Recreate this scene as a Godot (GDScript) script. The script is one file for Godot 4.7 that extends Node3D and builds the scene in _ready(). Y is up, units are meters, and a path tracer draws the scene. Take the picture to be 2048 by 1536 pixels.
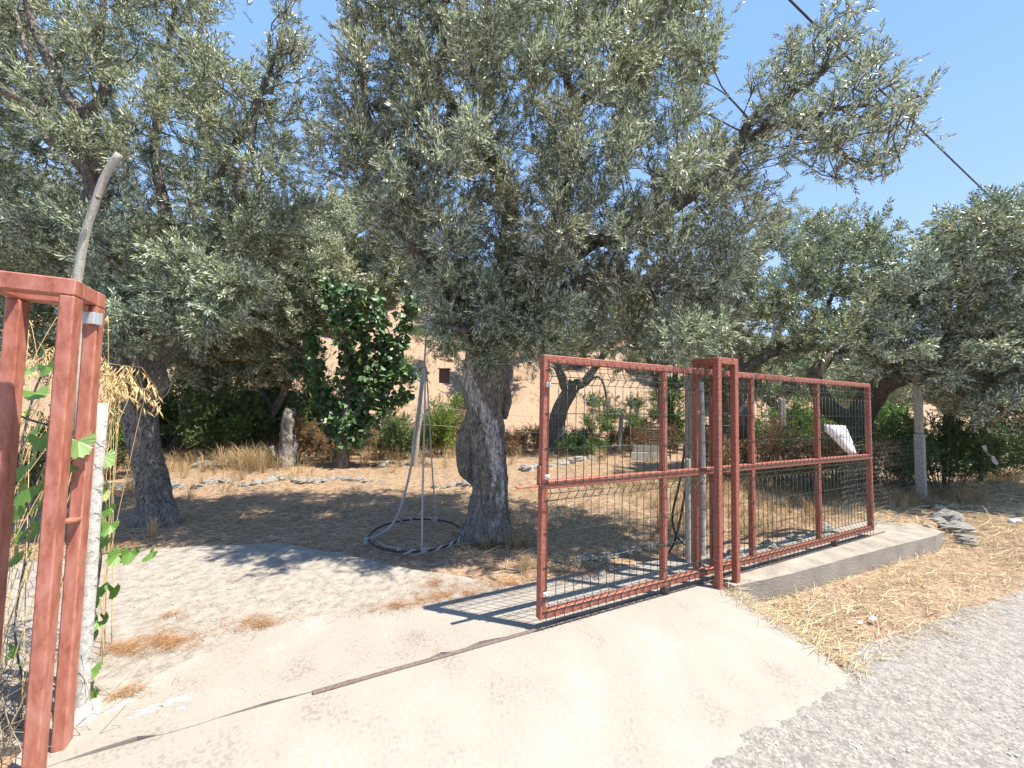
extends Node3D
# An olive orchard behind a red sliding gate, on a dry summer noon.
const EYE := 1.45          # eye above the gate's track
const FOCAL := 800.0       # focal length in pixels of the 2048 x 1536 photograph
var cam_right := Vector3.RIGHT
var cam_up := Vector3.UP
var cam_fwd := Vector3.FORWARD
var gate_origin := Vector3.ZERO
var gate_along := Vector3(0.88679, 0, -0.46217)
var gate_inward := Vector3(-0.46217, 0, -0.88679)
var rng := RandomNumberGenerator.new()
var noise := FastNoiseLite.new()
var fine := FastNoiseLite.new()
var mats := {}
var taken := {}

# ---------------------------------------------------------------- places
func ray(x: float, y: float) -> Vector3:
	return cam_right * ((x - 1024.0) / FOCAL) - cam_up * ((y - 768.0) / FOCAL) + cam_fwd
func at_px(x: float, y: float, depth: float) -> Vector3:
	return Vector3(0, EYE, 0) + ray(x, y) * depth
func on_ground(x: float, y: float, h := 0.0) -> Vector3:
	var d := ray(x, y)
	return Vector3(0, EYE, 0) + d * ((h - EYE) / d.y)
func gate_at(s: float, u: float, y := 0.0) -> Vector3:
	return gate_origin + gate_along * s - gate_inward * u + Vector3(0, y, 0)
func gate_su(p: Vector3) -> Vector2:
	var v := p - gate_origin
	return Vector2(v.dot(gate_along), -v.dot(gate_inward))
func height_at(x: float, z: float) -> float:
	var q := gate_su(Vector3(x, 0, z))
	var h := 0.0
	# the orchard floor, with its small unevenness
	h += 0.05 * noise.get_noise_2d(x * 0.5, z * 0.5) * smoothstep(0.5, 2.5, -q.y)
	# drive area sits a little lower, the concrete is laid on it
	var drive := smoothstep(-3.5, -2.9, q.y) * (1.0 - smoothstep(2.0, 2.6, q.x))
	h = lerpf(h, -0.03, drive)
	# down to the road
	if q.y > 0.0:
		h = lerpf(-0.035, -0.205, smoothstep(0.0, 0.75, q.y))
		h = lerpf(h, lerpf(-0.035, -0.18, smoothstep(-0.05, 0.2, q.y)), smoothstep(1.7, 2.0, q.x))
		h = minf(h, lerpf(-0.17, -0.21, smoothstep(0.6, 0.85, q.y)))
		h += 0.16 * smoothstep(5.4, 6.6, q.x) * (1.0 - smoothstep(0.4, 1.5, q.y))
	# the hill behind the fence
	var back := -q.y - 9.5 + 2.2 * noise.get_noise_2d(x * 0.12, z * 0.12)
	if back > 0.0:
		h += 0.35 * back * smoothstep(0.0, 7.0, back) + 0.5 * noise.get_noise_2d(x * 0.3 + 50.0, z * 0.3) * smoothstep(1.0, 8.0, back)
	return h
func grounded(p: Vector3) -> Vector3:
	return Vector3(p.x, height_at(p.x, p.z), p.z)

# ---------------------------------------------------------------- nodes
func numbered(called: String) -> String:
	if not taken.has(called):
		taken[called] = 0
		return called
	taken[called] += 1
	return "%s_%03d" % [called, taken[called]]
func tag(o: Node, label: String, category: String, group := "", kind := "") -> void:
	if label != "": o.set_meta("label", label)
	if category != "": o.set_meta("category", category)
	if group != "": o.set_meta("group", group)
	if kind != "": o.set_meta("kind", kind)
func thing(called: String, label: String, category: String, at := Vector3.ZERO, group := "") -> Node3D:
	var o := Node3D.new()
	o.name = numbered(called)
	o.position = at
	add_child(o)
	tag(o, label, category, group)
	return o
func part(parent: Node3D, called: String, mesh: Mesh, m: Material, at := Vector3.ZERO) -> MeshInstance3D:
	var o := MeshInstance3D.new()
	o.name = called
	o.mesh = mesh
	o.material_override = m
	o.cast_shadow = GeometryInstance3D.SHADOW_CASTING_SETTING_ON
	o.position = at
	parent.add_child(o, true)
	return o
func single(called: String, mesh: Mesh, m: Material, label: String, category: String, group := "", kind := "") -> MeshInstance3D:
	var o := part(self, numbered(called), mesh, m)
	tag(o, label, category, group, kind)
	return o
func scatter(parent: Node3D, called: String, mesh: Mesh, m: Material, xf: Array, cols: Array) -> MultiMeshInstance3D:
	var mm := MultiMesh.new()
	mm.transform_format = MultiMesh.TRANSFORM_3D
	mm.use_colors = true
	mm.mesh = mesh
	mm.instance_count = xf.size()
	for i in xf.size():
		mm.set_instance_transform(i, xf[i])
		mm.set_instance_color(i, cols[i])
	var o := MultiMeshInstance3D.new()
	o.name = called
	o.multimesh = mm
	o.material_override = m
	parent.add_child(o, true)
	if parent != self: o.set_meta("kind", "stuff")
	return o

# ---------------------------------------------------------------- shapes
func begin() -> SurfaceTool:
	var st := SurfaceTool.new()
	st.begin(Mesh.PRIMITIVE_TRIANGLES)
	return st
func finish(st: SurfaceTool) -> ArrayMesh:
	st.generate_normals()
	return st.commit()
func tri(st: SurfaceTool, a: Vector3, b: Vector3, c: Vector3, inside: Vector3) -> void:
	if (b - a).cross(c - a).dot((a + b + c) / 3.0 - inside) > 0.0:
		st.add_vertex(a); st.add_vertex(c); st.add_vertex(b)
	else:
		st.add_vertex(a); st.add_vertex(b); st.add_vertex(c)
func quad(st: SurfaceTool, a: Vector3, b: Vector3, c: Vector3, d: Vector3, inside: Vector3) -> void:
	tri(st, a, b, c, inside)
	tri(st, a, c, d, inside)
func bevel_box(st: SurfaceTool, xf: Transform3D, size: Vector3, bevel := 0.004) -> void:
	st.set_smooth_group(-1)
	var h := size * 0.5
	var v := {}
	for i in 8:
		var sg := Vector3(1 if i & 1 else -1, 1 if i & 2 else -1, 1 if i & 4 else -1)
		for ax in 3:
			var p := sg * (h - Vector3.ONE * bevel)
			p[ax] = sg[ax] * h[ax]
			v[i * 3 + ax] = xf * p
	var o := xf.origin
	for ax in 3:
		var b1 := 1 << ((ax + 1) % 3)
		var b2 := 1 << ((ax + 2) % 3)
		for sg in 2:
			var base := (1 << ax) * sg
			quad(st, v[base * 3 + ax], v[(base | b1) * 3 + ax], v[(base | b1 | b2) * 3 + ax], v[(base | b2) * 3 + ax], o)
		# the four edges that run along this axis
		var a1 := (ax + 1) % 3
		var a2 := (ax + 2) % 3
		for k in 4:
			var c1 := (b1 if k & 1 else 0) | (b2 if k & 2 else 0)
			var c2 := c1 | (1 << ax)
			quad(st, v[c1 * 3 + a1], v[c2 * 3 + a1], v[c2 * 3 + a2], v[c1 * 3 + a2], o)
	for i in 8:
		tri(st, v[i * 3], v[i * 3 + 1], v[i * 3 + 2], o)
func box_mesh(size: Vector3, bevel := 0.004) -> ArrayMesh:
	var st := begin()
	bevel_box(st, Transform3D.IDENTITY, size, bevel)
	return finish(st)
func smooth_path(pts: Array, rads: Array, step: float) -> Array:
	var op: Array = []
	var orr: Array = []
	var n := pts.size()
	for i in n - 1:
		var p1: Vector3 = pts[i]
		var p2: Vector3 = pts[i + 1]
		var p0: Vector3 = pts[i - 1] if i > 0 else p1 * 2.0 - p2
		var p3: Vector3 = pts[i + 2] if i + 2 < n else p2 * 2.0 - p1
		var k := maxi(1, int(ceil(p1.distance_to(p2) / step)))
		for j in k:
			var t := float(j) / k
			op.append(p1.cubic_interpolate(p2, p0, p3, t))
			orr.append(lerpf(rads[i], rads[i + 1], t))
	op.append(pts[n - 1])
	orr.append(rads[n - 1])
	return [op, orr]
# a tube along a path; rough is the share of its radius by which the surface swells and dips
func tube(st: SurfaceTool, pts: Array, rads: Array, sides := 6, step := 0.1, rough := 0.0, twist := 0.0, paint = null) -> void:
	var sp := smooth_path(pts, rads, step)
	var p: Array = sp[0]
	var r: Array = sp[1]
	st.set_smooth_group(0)
	var t0: Vector3 = (p[1] - p[0]).normalized()
	var nx := t0.cross(Vector3(0.31, 0.2, 0.93)).normalized()
	var rings: Array = []
	var tints: Array = []
	var run := 0.0
	for i in p.size():
		var t: Vector3
		if i == 0: t = t0
		elif i == p.size() - 1: t = (p[i] - p[i - 1]).normalized()
		else: t = (p[i + 1] - p[i - 1]).normalized()
		nx = (nx - t * nx.dot(t)).normalized()
		var ny := t.cross(nx)
		if i > 0: run += p[i].distance_to(p[i - 1])
		var ring: Array = []
		var tint: Array = []
		for j in sides:
			var a := TAU * j / sides
			var rr: float = r[i]
			if rough > 0.0:
				var b := a + twist * run
				var q := Vector3(cos(b) * 1.1, run * 0.55 / maxf(rr, 0.04) * 0.16, sin(b) * 1.1)
				rr *= 1.0 + rough * (1.6 * noise.get_noise_3dv(q * 0.9 + p[0]) + 0.8 * noise.get_noise_3dv(q * 3.0 + p[0]))
				if sides >= 24:
					var cleft := fine.get_noise_3d(cos(b) * 4.5, run * 1.3 + p[0].x, sin(b) * 4.5)
					rr *= 1.0 + 0.10 * minf(0.0, absf(cleft) * 3.0 - 0.6) + 0.03 * fine.get_noise_3d(cos(b) * 11.0, run * 5.0, sin(b) * 11.0)
			var w: Vector3 = p[i] + (nx * cos(a) + ny * sin(a)) * rr
			ring.append(w)
			tint.append(paint.call(w, a, run) if paint != null else Color(0.42, 0.40, 0.38))
		rings.append(ring)
		tints.append(tint)
	for i in p.size() - 1:
		for j in sides:
			var k := (j + 1) % sides
			st.set_color(tints[i][j]); st.add_vertex(rings[i][j])
			st.set_color(tints[i + 1][j]); st.add_vertex(rings[i + 1][j])
			st.set_color(tints[i][k]); st.add_vertex(rings[i][k])
			st.set_color(tints[i][k]); st.add_vertex(rings[i][k])
			st.set_color(tints[i + 1][j]); st.add_vertex(rings[i + 1][j])
			st.set_color(tints[i + 1][k]); st.add_vertex(rings[i + 1][k])
	for e in [0, p.size() - 1]:
		var mid: Vector3 = p[e]
		for j in sides:
			var k := (j + 1) % sides
			st.set_color(tints[e][j])
			st.add_vertex(mid)
			if e == 0:
				st.add_vertex(rings[e][j]); st.add_vertex(rings[e][k])
			else:
				st.add_vertex(rings[e][k]); st.add_vertex(rings[e][j])
func tube_mesh(pts: Array, rads: Array, sides := 6, step := 0.1, rough := 0.0) -> ArrayMesh:
	var st := begin()
	tube(st, pts, rads, sides, step, rough)
	return finish(st)
func same(n: int, v: float) -> Array:
	var a: Array = []
	a.resize(n)
	a.fill(v)
	return a
func rock_mesh(seed_at: float, flat := 0.65, size := 1.0) -> ArrayMesh:
	var st := begin()
	st.set_smooth_group(-1)
	var n := 7
	var rows: Array = []
	for i in n + 1:
		var row: Array = []
		var th := PI * i / n
		for j in 10:
			var ph := TAU * j / 10.0 + 0.3 * i
			var d := Vector3(sin(th) * cos(ph), cos(th), sin(th) * sin(ph))
			var r := 0.5 * size * (1.0 + 0.42 * fine.get_noise_3dv(d * 0.8 + Vector3.ONE * seed_at) + 0.16 * fine.get_noise_3dv(d * 1.9 + Vector3.ONE * seed_at))
			row.append(Vector3(d.x * r, d.y * r * flat, d.z * r))
		rows.append(row)
	for i in n:
		for j in 10:
			var k := (j + 1) % 10
			quad(st, rows[i][j], rows[i][k], rows[i + 1][k], rows[i + 1][j], Vector3.ZERO)
	return finish(st)
func leaf(st: SurfaceTool, base: Vector3, along: Vector3, side: Vector3, length: float, width: float, fold: float, c: Color) -> void:
	var up := along.cross(side).normalized()
	var tip := base + along * length - up * length * 0.12
	var m := base + along * length * 0.48
	var l := m + side * width * 0.5 + up * fold * width
	var r := m - side * width * 0.5 + up * fold * width
	st.set_color(c)
	for v in [base, l, tip, base, tip, r]: st.add_vertex(v)
# a twig along +y with pairs of leaves
func sprig_mesh(sd: int, pairs: int, stem: float, length: float, width: float, spread: float, dark: Color, pale: Color, share: float) -> ArrayMesh:
	var g := RandomNumberGenerator.new()
	g.seed = sd
	var st := begin()
	st.set_smooth_group(-1)
	var bend := Vector3(g.randf_range(-0.2, 0.2), 0, g.randf_range(-0.2, 0.2))
	for i in pairs:
		var t := (i + 0.6) / pairs
		var p := Vector3(0, stem * t, 0) + bend * stem * t * t
		for k in 2:
			var a := PI * k + (PI * 0.5 if i % 2 else 0.0) + g.randf_range(-0.5, 0.5)
			var out := Vector3(cos(a), 0, sin(a))
			var ang := deg_to_rad(spread) * g.randf_range(0.65, 1.25) * (1.0 - 0.35 * t)
			var along := (out * sin(ang) + Vector3.UP * cos(ang)).normalized()
			var side := along.cross(out.cross(Vector3.UP).rotated(along, g.randf_range(-0.9, 0.9))).normalized()
			side = out.cross(Vector3.UP).normalized().rotated(along, g.randf_range(-0.9, 0.9))
			var c := dark.lerp(pale, g.randf_range(0.5, 1.0)) if g.randf() < share else dark * g.randf_range(0.75, 1.3)
			c.a = 1.0
			leaf(st, p, along, side, length * g.randf_range(0.7, 1.15) * (0.75 if t > 0.85 else 1.0), width * g.randf_range(0.8, 1.2), g.randf_range(0.05, 0.3), c)
	# the twig
	st.set_color(Color(0.16, 0.13, 0.09))
	var tp := Vector3(0, stem * 1.02, 0) + bend * stem
	for k in 3:
		var a0 := TAU * k / 3.0
		var a1 := TAU * (k + 1) / 3.0
		var b0 := Vector3(cos(a0), 0, sin(a0)) * 0.0018
		var b1 := Vector3(cos(a1), 0, sin(a1)) * 0.0018
		for v in [b0, tp, b1]: st.add_vertex(v)
	return finish(st)
# a tuft of thin blades
func tuft_mesh(sd: int, blades: int, tall: float, spread: float, wide: float, a: Color, b: Color) -> ArrayMesh:
	var g := RandomNumberGenerator.new()
	g.seed = sd
	var st := begin()
	st.set_smooth_group(-1)
	for i in blades:
		var an := g.randf() * TAU
		var out := Vector3(cos(an), 0, sin(an))
		var side := Vector3(-out.z, 0, out.x) * wide * g.randf_range(0.6, 1.3)
		var h := tall * g.randf_range(0.45, 1.1)
		var lean := spread * g.randf_range(0.1, 1.1)
		var p0 := out * g.randf() * tall * 0.12
		var p1 := p0 + out * lean * h * 0.3 + Vector3.UP * h * 0.6
		var p2 := p0 + out * lean * h + Vector3.UP * h * g.randf_range(0.65, 1.0)
		var c := a.lerp(b, g.randf())
		st.set_color(c)
		for v in [p0 - side, p1 - side * 0.8, p0 + side, p0 + side, p1 - side * 0.8, p1 + side * 0.8, p1 - side * 0.8, p2, p1 + side * 0.8]: st.add_vertex(v)
	return finish(st)
func spin(dir: Vector3, roll: float, sc: float) -> Basis:
	var y := dir.normalized()
	var x := y.cross(Vector3(0.37, 0.11, 0.92)).normalized().rotated(y, roll)
	return Basis(x, y, x.cross(y)).scaled_local(Vector3.ONE * sc)
func rand_dir(g: RandomNumberGenerator) -> Vector3:
	var v := Vector3(g.randfn(), g.randfn(), g.randfn())
	return v.normalized() if v.length() > 0.001 else Vector3.UP

# ---------------------------------------------------------------- materials
func grain(sd: int, freq: float, oct: int, size := 512, kind := FastNoiseLite.TYPE_SIMPLEX_SMOOTH) -> Image:
	var n := FastNoiseLite.new()
	n.seed = sd
	n.noise_type = kind
	n.frequency = freq
	n.fractal_octaves = oct
	if kind == FastNoiseLite.TYPE_CELLULAR:
		n.cellular_return_type = FastNoiseLite.RETURN_CELL_VALUE
		n.fractal_type = FastNoiseLite.FRACTAL_NONE
	return n.get_seamless_image(size, size)
func blend_tex(a: Image, b: Image, c: Image, ramp: Gradient, wb: float, wc: float) -> ImageTexture:
	var n := a.get_width()
	var im := Image.create(n, n, false, Image.FORMAT_RGB8)
	var da := a.get_data()
	var db := b.get_data()
	var dc := c.get_data()
	var lut: Array = []
	for i in 256: lut.append(ramp.sample(i / 255.0))
	for y in n:
		for x in n:
			var i := y * n + x
			var v := (da[i] + (db[i] - 128) * wb + (dc[i] - 128) * wc)
			im.set_pixel(x, y, lut[clampi(int(v), 0, 255)])
	im.generate_mipmaps()
	return ImageTexture.create_from_image(im)
func ramp_of(stops: Array) -> Gradient:
	# stops: [place, linear colour]
	var g := Gradient.new()
	var o := PackedFloat32Array()
	var c := PackedColorArray()
	for s in stops:
		o.append(s[0])
		c.append((s[1] as Color).linear_to_srgb())
	g.offsets = o
	g.colors = c
	return g
func lin(r: float, g: float, b: float) -> Color:
	return Color(r, g, b).linear_to_srgb()
func plain(col: Color, rough := 0.7, metal := 0.0) -> StandardMaterial3D:
	var m := StandardMaterial3D.new()
	m.albedo_color = col
	m.roughness = rough
	m.metallic = metal
	return m
func grainy(tex: Texture2D, scale: float, rough := 0.85, relief: Texture2D = null, depth := 0.0, world := true) -> StandardMaterial3D:
	var m := StandardMaterial3D.new()
	m.albedo_texture = tex
	m.uv1_triplanar = true
	m.uv1_world_triplanar = world
	m.uv1_scale = Vector3.ONE * scale
	m.roughness = rough
	if relief != null:
		m.heightmap_enabled = true
		m.heightmap_texture = relief
		m.heightmap_scale = depth
	return m
func leafy(rough := 0.45, through := 0.35) -> StandardMaterial3D:
	var m := StandardMaterial3D.new()
	m.vertex_color_use_as_albedo = true
	m.roughness = rough
	m.cull_mode = BaseMaterial3D.CULL_DISABLED
	m.backlight_enabled = true
	m.backlight = Color(0.48, 0.55, 0.38) * through * 2.0
	return m
func make_materials() -> void:
	var big := grain(3, 0.008, 4)
	var mid := grain(5, 0.03, 4)
	var tiny := grain(7, 0.16, 3)
	var tiny2 := grain(8, 0.09, 3)
	var cells := grain(9, 0.075, 1, 512, FastNoiseLite.TYPE_CELLULAR)
	var relief := ImageTexture.create_from_image(tiny)
	var relief_mid := ImageTexture.create_from_image(mid)
	var relief_cell := ImageTexture.create_from_image(cells)
	mats.concrete = grainy(blend_tex(big, mid, tiny, ramp_of([[0.0, Color(0.195, 0.174, 0.152)], [0.15, Color(0.25, 0.23, 0.205)], [0.5, Color(0.272, 0.25, 0.224)], [0.85, Color(0.283, 0.262, 0.236)], [1.0, Color(0.33, 0.31, 0.288)]]), 0.12, 0.95), 0.45, 0.9, relief, 0.1)
	mats.rough_concrete = grainy(blend_tex(mid, tiny2, tiny, ramp_of([[0.0, Color(0.16, 0.138, 0.115)], [0.35, Color(0.245, 0.222, 0.193)], [0.65, Color(0.275, 0.252, 0.222)], [1.0, Color(0.33, 0.308, 0.28)]]), 0.35, 0.7), 0.6, 0.95, null, 0.0)
	mats.kerb = grainy(blend_tex(big, tiny2, tiny, ramp_of([[0.0, Color(0.17, 0.15, 0.13)], [0.4, Color(0.245, 0.225, 0.195)], [1.0, Color(0.33, 0.3, 0.265)]]), 0.4, 0.5), 0.7, 0.92, relief, 0.5)
	mats.soil = grainy(blend_tex(mid, tiny2, tiny, ramp_of([[0.0, Color(0.15, 0.095, 0.062)], [0.35, Color(0.275, 0.187, 0.122)], [0.6, Color(0.335, 0.238, 0.163)], [1.0, Color(0.41, 0.31, 0.225)]]), 0.7, 0.8), 0.55, 1.0, relief, 2.0)
	mats.road = grainy(blend_tex(cells, big, tiny, ramp_of([[0.0, Color(0.15, 0.14, 0.135)], [0.3, Color(0.195, 0.184, 0.174)], [0.5, Color(0.222, 0.21, 0.197)], [0.8, Color(0.252, 0.24, 0.225)], [1.0, Color(0.3, 0.285, 0.265)]]), 0.8, 0.5), 2.4, 0.9, relief_cell, 0.25)
	mats.bark = grainy(blend_tex(tiny2, mid, tiny, ramp_of([[0.0, Color(0.1, 0.09, 0.08)], [0.35, Color(0.3, 0.278, 0.25)], [0.6, Color(0.54, 0.515, 0.48)], [1.0, Color(0.86, 0.835, 0.8)]]), 0.7, 0.9), 1.6, 0.95, relief, 3.5)
	mats.bark.vertex_color_use_as_albedo = true
	mats.bark.uv1_scale = Vector3(1.0, 0.3, 1.0)
	mats.red = grainy(blend_tex(mid, tiny2, tiny, ramp_of([[0.0, Color(0.13, 0.04, 0.026)], [0.22, Color(0.24, 0.07, 0.045)], [0.5, Color(0.315, 0.098, 0.066)], [0.78, Color(0.37, 0.14, 0.1)], [1.0, Color(0.4, 0.21, 0.165)]]), 0.65, 0.25), 2.2, 0.5)
	mats.salmon = grainy(blend_tex(big, mid, tiny2, ramp_of([[0.0, Color(0.19, 0.062, 0.04)], [0.25, Color(0.32, 0.105, 0.068)], [0.55, Color(0.42, 0.16, 0.115)], [1.0, Color(0.47, 0.23, 0.185)]]), 0.65, 0.25), 2.2, 0.5)
	mats.salmon.uv1_scale = Vector3(3.0, 0.9, 3.0)
	mats.wood = grainy(blend_tex(mid, tiny2, tiny, ramp_of([[0.0, Color(0.16, 0.13, 0.10)], [0.5, Color(0.36, 0.32, 0.27)], [1.0, Color(0.55, 0.51, 0.45)]]), 0.6, 0.6), 3.0, 0.9, relief, 0.6)
	mats.wood.uv1_scale = Vector3(5, 0.8, 5)
	mats.peeled = grainy(blend_tex(mid, tiny2, tiny, ramp_of([[0.0, Color(0.26, 0.24, 0.19)], [0.35, Color(0.46, 0.44, 0.38)], [1.0, Color(0.62, 0.6, 0.54)]]), 0.5, 0.5), 3.0, 0.8, relief, 0.5)
	mats.peeled.uv1_scale = Vector3(6, 1.0, 6)
	mats.stone = grainy(blend_tex(mid, tiny2, tiny, ramp_of([[0.0, Color(0.14, 0.13, 0.118)], [0.45, Color(0.31, 0.295, 0.27)], [1.0, Color(0.5, 0.485, 0.46)]]), 0.6, 0.6), 2.5, 0.95, relief, 1.5)
	mats.white_paint = grainy(blend_tex(mid, tiny2, tiny, ramp_of([[0.0, Color(0.2, 0.185, 0.165)], [0.3, Color(0.42, 0.41, 0.385)], [0.6, Color(0.52, 0.515, 0.5)], [1.0, Color(0.58, 0.575, 0.56)]]), 0.9, 0.7), 1.6, 0.7)
	mats.post_concrete = grainy(blend_tex(mid, tiny2, tiny, ramp_of([[0.0, Color(0.13, 0.12, 0.11)], [0.4, Color(0.30, 0.285, 0.26)], [1.0, Color(0.48, 0.46, 0.42)]]), 0.6, 0.5), 2.0, 0.95, relief, 0.8)
	mats.rope = grainy(blend_tex(tiny2, mid, tiny, ramp_of([[0.0, Color(0.26, 0.25, 0.26)], [0.5, Color(0.46, 0.45, 0.46)], [1.0, Color(0.62, 0.61, 0.60)]]), 0.5, 0.8), 8.0, 0.95, relief, 0.6)
	mats.zinc = plain(lin(0.52, 0.54, 0.56), 0.42, 0.6)
	mats.green_wire = plain(lin(0.025, 0.048, 0.034), 0.4)
	mats.thin_wire = plain(lin(0.28, 0.27, 0.26), 0.5, 0.5)
	mats.hose = plain(lin(0.018, 0.018, 0.02), 0.45)
	mats.cable = plain(lin(0.05, 0.05, 0.06), 0.6)
	mats.steel = grainy(blend_tex(mid, tiny2, tiny, ramp_of([[0.0, Color(0.05, 0.03, 0.025)], [0.5, Color(0.11, 0.08, 0.07)], [1.0, Color(0.17, 0.135, 0.125)]]), 0.6, 0.5), 3.0, 0.7)
	mats.box_wood = grainy(blend_tex(mid, tiny2, tiny, ramp_of([[0.0, Color(0.06, 0.035, 0.025)], [1.0, Color(0.17, 0.10, 0.07)]]), 0.6, 0.5), 3.0, 0.85)
	mats.olive = leafy(0.40, 0.5)
	mats.broad = leafy(0.4, 0.45)
	mats.dry = leafy(0.8, 0.4)
	mats.straw = StandardMaterial3D.new()
	mats.straw.vertex_color_use_as_albedo = true
	mats.straw.roughness = 0.75
	mats.straw.cull_mode = BaseMaterial3D.CULL_DISABLED

# ---------------------------------------------------------------- trees
var limb_points: Array = []
func limb(st: SurfaceTool, pts: Array, rads: Array, sides := 9, rough := 0.16, twist := 0.8, paint = null) -> void:
	var p: Array = []
	for v in pts:
		p.append(v if v is Vector3 else at_px(v[0], v[1], v[2]))
	tube(st, p, rads, sides, clampf(rads[0] * 0.55, 0.05, 0.16) if sides < 24 else 0.035, rough, twist, paint)
	var sp := smooth_path(p, rads, 0.15)
	for i in (sp[0] as Array).size():
		if sp[1][i] > 0.022 or sides < 8: limb_points.append(sp[0][i])
func in_poly(p: Vector2, poly: PackedVector2Array) -> bool:
	return Geometry2D.is_point_in_polygon(p, poly)
# clump centres inside an outline given in pixels, spread over a depth that narrows to the outline's rim
func fill_crown(g: RandomNumberGenerator, outline: Array, holes: Array, depth: float, half: float, spacing: float, layers: int) -> Array:
	var poly := PackedVector2Array()
	var lo := Vector2(1e9, 1e9)
	var hi := Vector2(-1e9, -1e9)
	for i in range(0, outline.size(), 2):
		var v := Vector2(outline[i], outline[i + 1])
		poly.append(v)
		lo = lo.min(v)
		hi = hi.max(v)
	var mid := (lo + hi) * 0.5
	var ext := (hi - lo) * 0.5
	var out: Array = []
	for l in layers:
		var y := lo.y + g.randf() * spacing
		while y < hi.y:
			var x := lo.x + g.randf() * spacing
			while x < hi.x:
				var q := Vector2(x + g.randf_range(-0.45, 0.45) * spacing, y + g.randf_range(-0.45, 0.45) * spacing)
				x += spacing
				if not in_poly(q, poly): continue
				var clear := false
				for h in holes:
					if Vector2((q.x - h[0]) / h[2], (q.y - h[1]) / h[3]).length() < 1.0: clear = true
				if clear: continue
				var e := (q - mid) / ext
				var room := sqrt(maxf(0.12, 1.0 - 0.8 * e.length_squared()))
				var f := (l + g.randf()) / layers * 2.0 - 1.0
				var d := depth + half * room * f
				out.append([at_px(q.x, q.y, d), spacing * d / FOCAL * g.randf_range(0.55, 0.85)])
			y += spacing
	return out
func grow(g: RandomNumberGenerator, twigs: SurfaceTool, clumps: Array, per: int, scale: float, droop: float, xf: Array, cols: Array, tone := Color(1, 1, 1), bare := 0.0) -> void:
	for c in clumps:
		var centre: Vector3 = c[0]
		var r: float = c[1]
		var near: Vector3 = limb_points[0]
		var best := 1e9
		for p in limb_points:
			var dd := centre.distance_squared_to(p) + (0.6 if p.y > centre.y else 0.0)
			if dd < best:
				best = dd
				near = p
		var span := near.distance_to(centre)
		var mid := near.lerp(centre, 0.5) + Vector3(g.randfn() * 0.08, 0.04 * span + g.randfn() * 0.06, g.randfn() * 0.08)
		if span < 0.95: tube(twigs, [near, mid, centre], [0.006 + 0.006 * minf(span, 1.5), 0.007, 0.004], 4, 0.18)
		var tone_here := g.randf_range(0.8, 1.2)
		var warm := g.randf_range(-0.06, 0.04)
		for k in 6:
			var e := centre + rand_dir(g) * r * g.randf_range(0.5, 1.15) + Vector3(0, (0.25 - droop) * r, 0)
			var s := mid.lerp(centre, g.randf_range(0.4, 1.0))
			var b := s.lerp(e, 0.5) + Vector3(0, 0.12 * r, 0)
			tube(twigs, [s, b, e], [0.005, 0.0035, 0.0018], 3, 0.2)
			if g.randf() < bare: continue
			for j in maxi(2, per / 6):
				var t := g.randf_range(0.2, 1.0)
				var p := s.lerp(b, t * 2.0) if t < 0.5 else b.lerp(e, t * 2.0 - 1.0)
				p += rand_dir(g) * r * 0.16
				var dir := (e - s).normalized() * 0.8 + rand_dir(g) * 0.9 + Vector3(0, 0.45 - droop, 0)
				xf.append(Transform3D(spin(dir, g.randf() * TAU, scale * g.randf_range(0.75, 1.25)), p))
				var v := tone_here * g.randf_range(0.8, 1.2)
				cols.append(Color(tone.r * v * (1.0 + warm), tone.g * v, tone.b * v * (1.0 - warm)))
# limbs: [[points], [radii], sides]; crowns: [clumps, sprigs for each clump, scale, droop, tone, bare share]
func tree(called: String, label: String, group: String, base: Vector3, limbs: Array, crowns: Array, sprig: Mesh, leaf_mat: Material, sd: int, paint = null, local := false) -> Node3D:
	var g := RandomNumberGenerator.new()
	g.seed = sd
	limb_points = []
	var o := thing(called, label, "tree", base, group)
	var off := Vector3.ZERO if local else -base
	var st := begin()
	for l in limbs:
		limb(st, l[0], l[1], l[2] if l.size() > 2 else 9, l[3] if l.size() > 3 else 0.16, 0.9, paint)
	part(o, "trunk", finish(st), mats.bark, off)
	var tw := begin()
	var xf: Array = []
	var cols: Array = []
	for c in crowns:
		grow(g, tw, c[0], c[1], c[2], c[3], xf, cols, c[4], c[5])
	part(o, "branches", finish(tw), mats.bark, off)
	var cr := scatter(o, "crown", sprig, leaf_mat, xf, cols)
	cr.position = off
	return o
func dome(g: RandomNumberGenerator, centre: Vector3, rad: Vector3, n: int, r: float) -> Array:
	var out: Array = []
	for i in n:
		var d := rand_dir(g) * pow(g.randf_range(0.15, 1.0), 0.45)
		out.append([centre + d * rad, r * g.randf_range(0.7, 1.2)])
	return out
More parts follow.
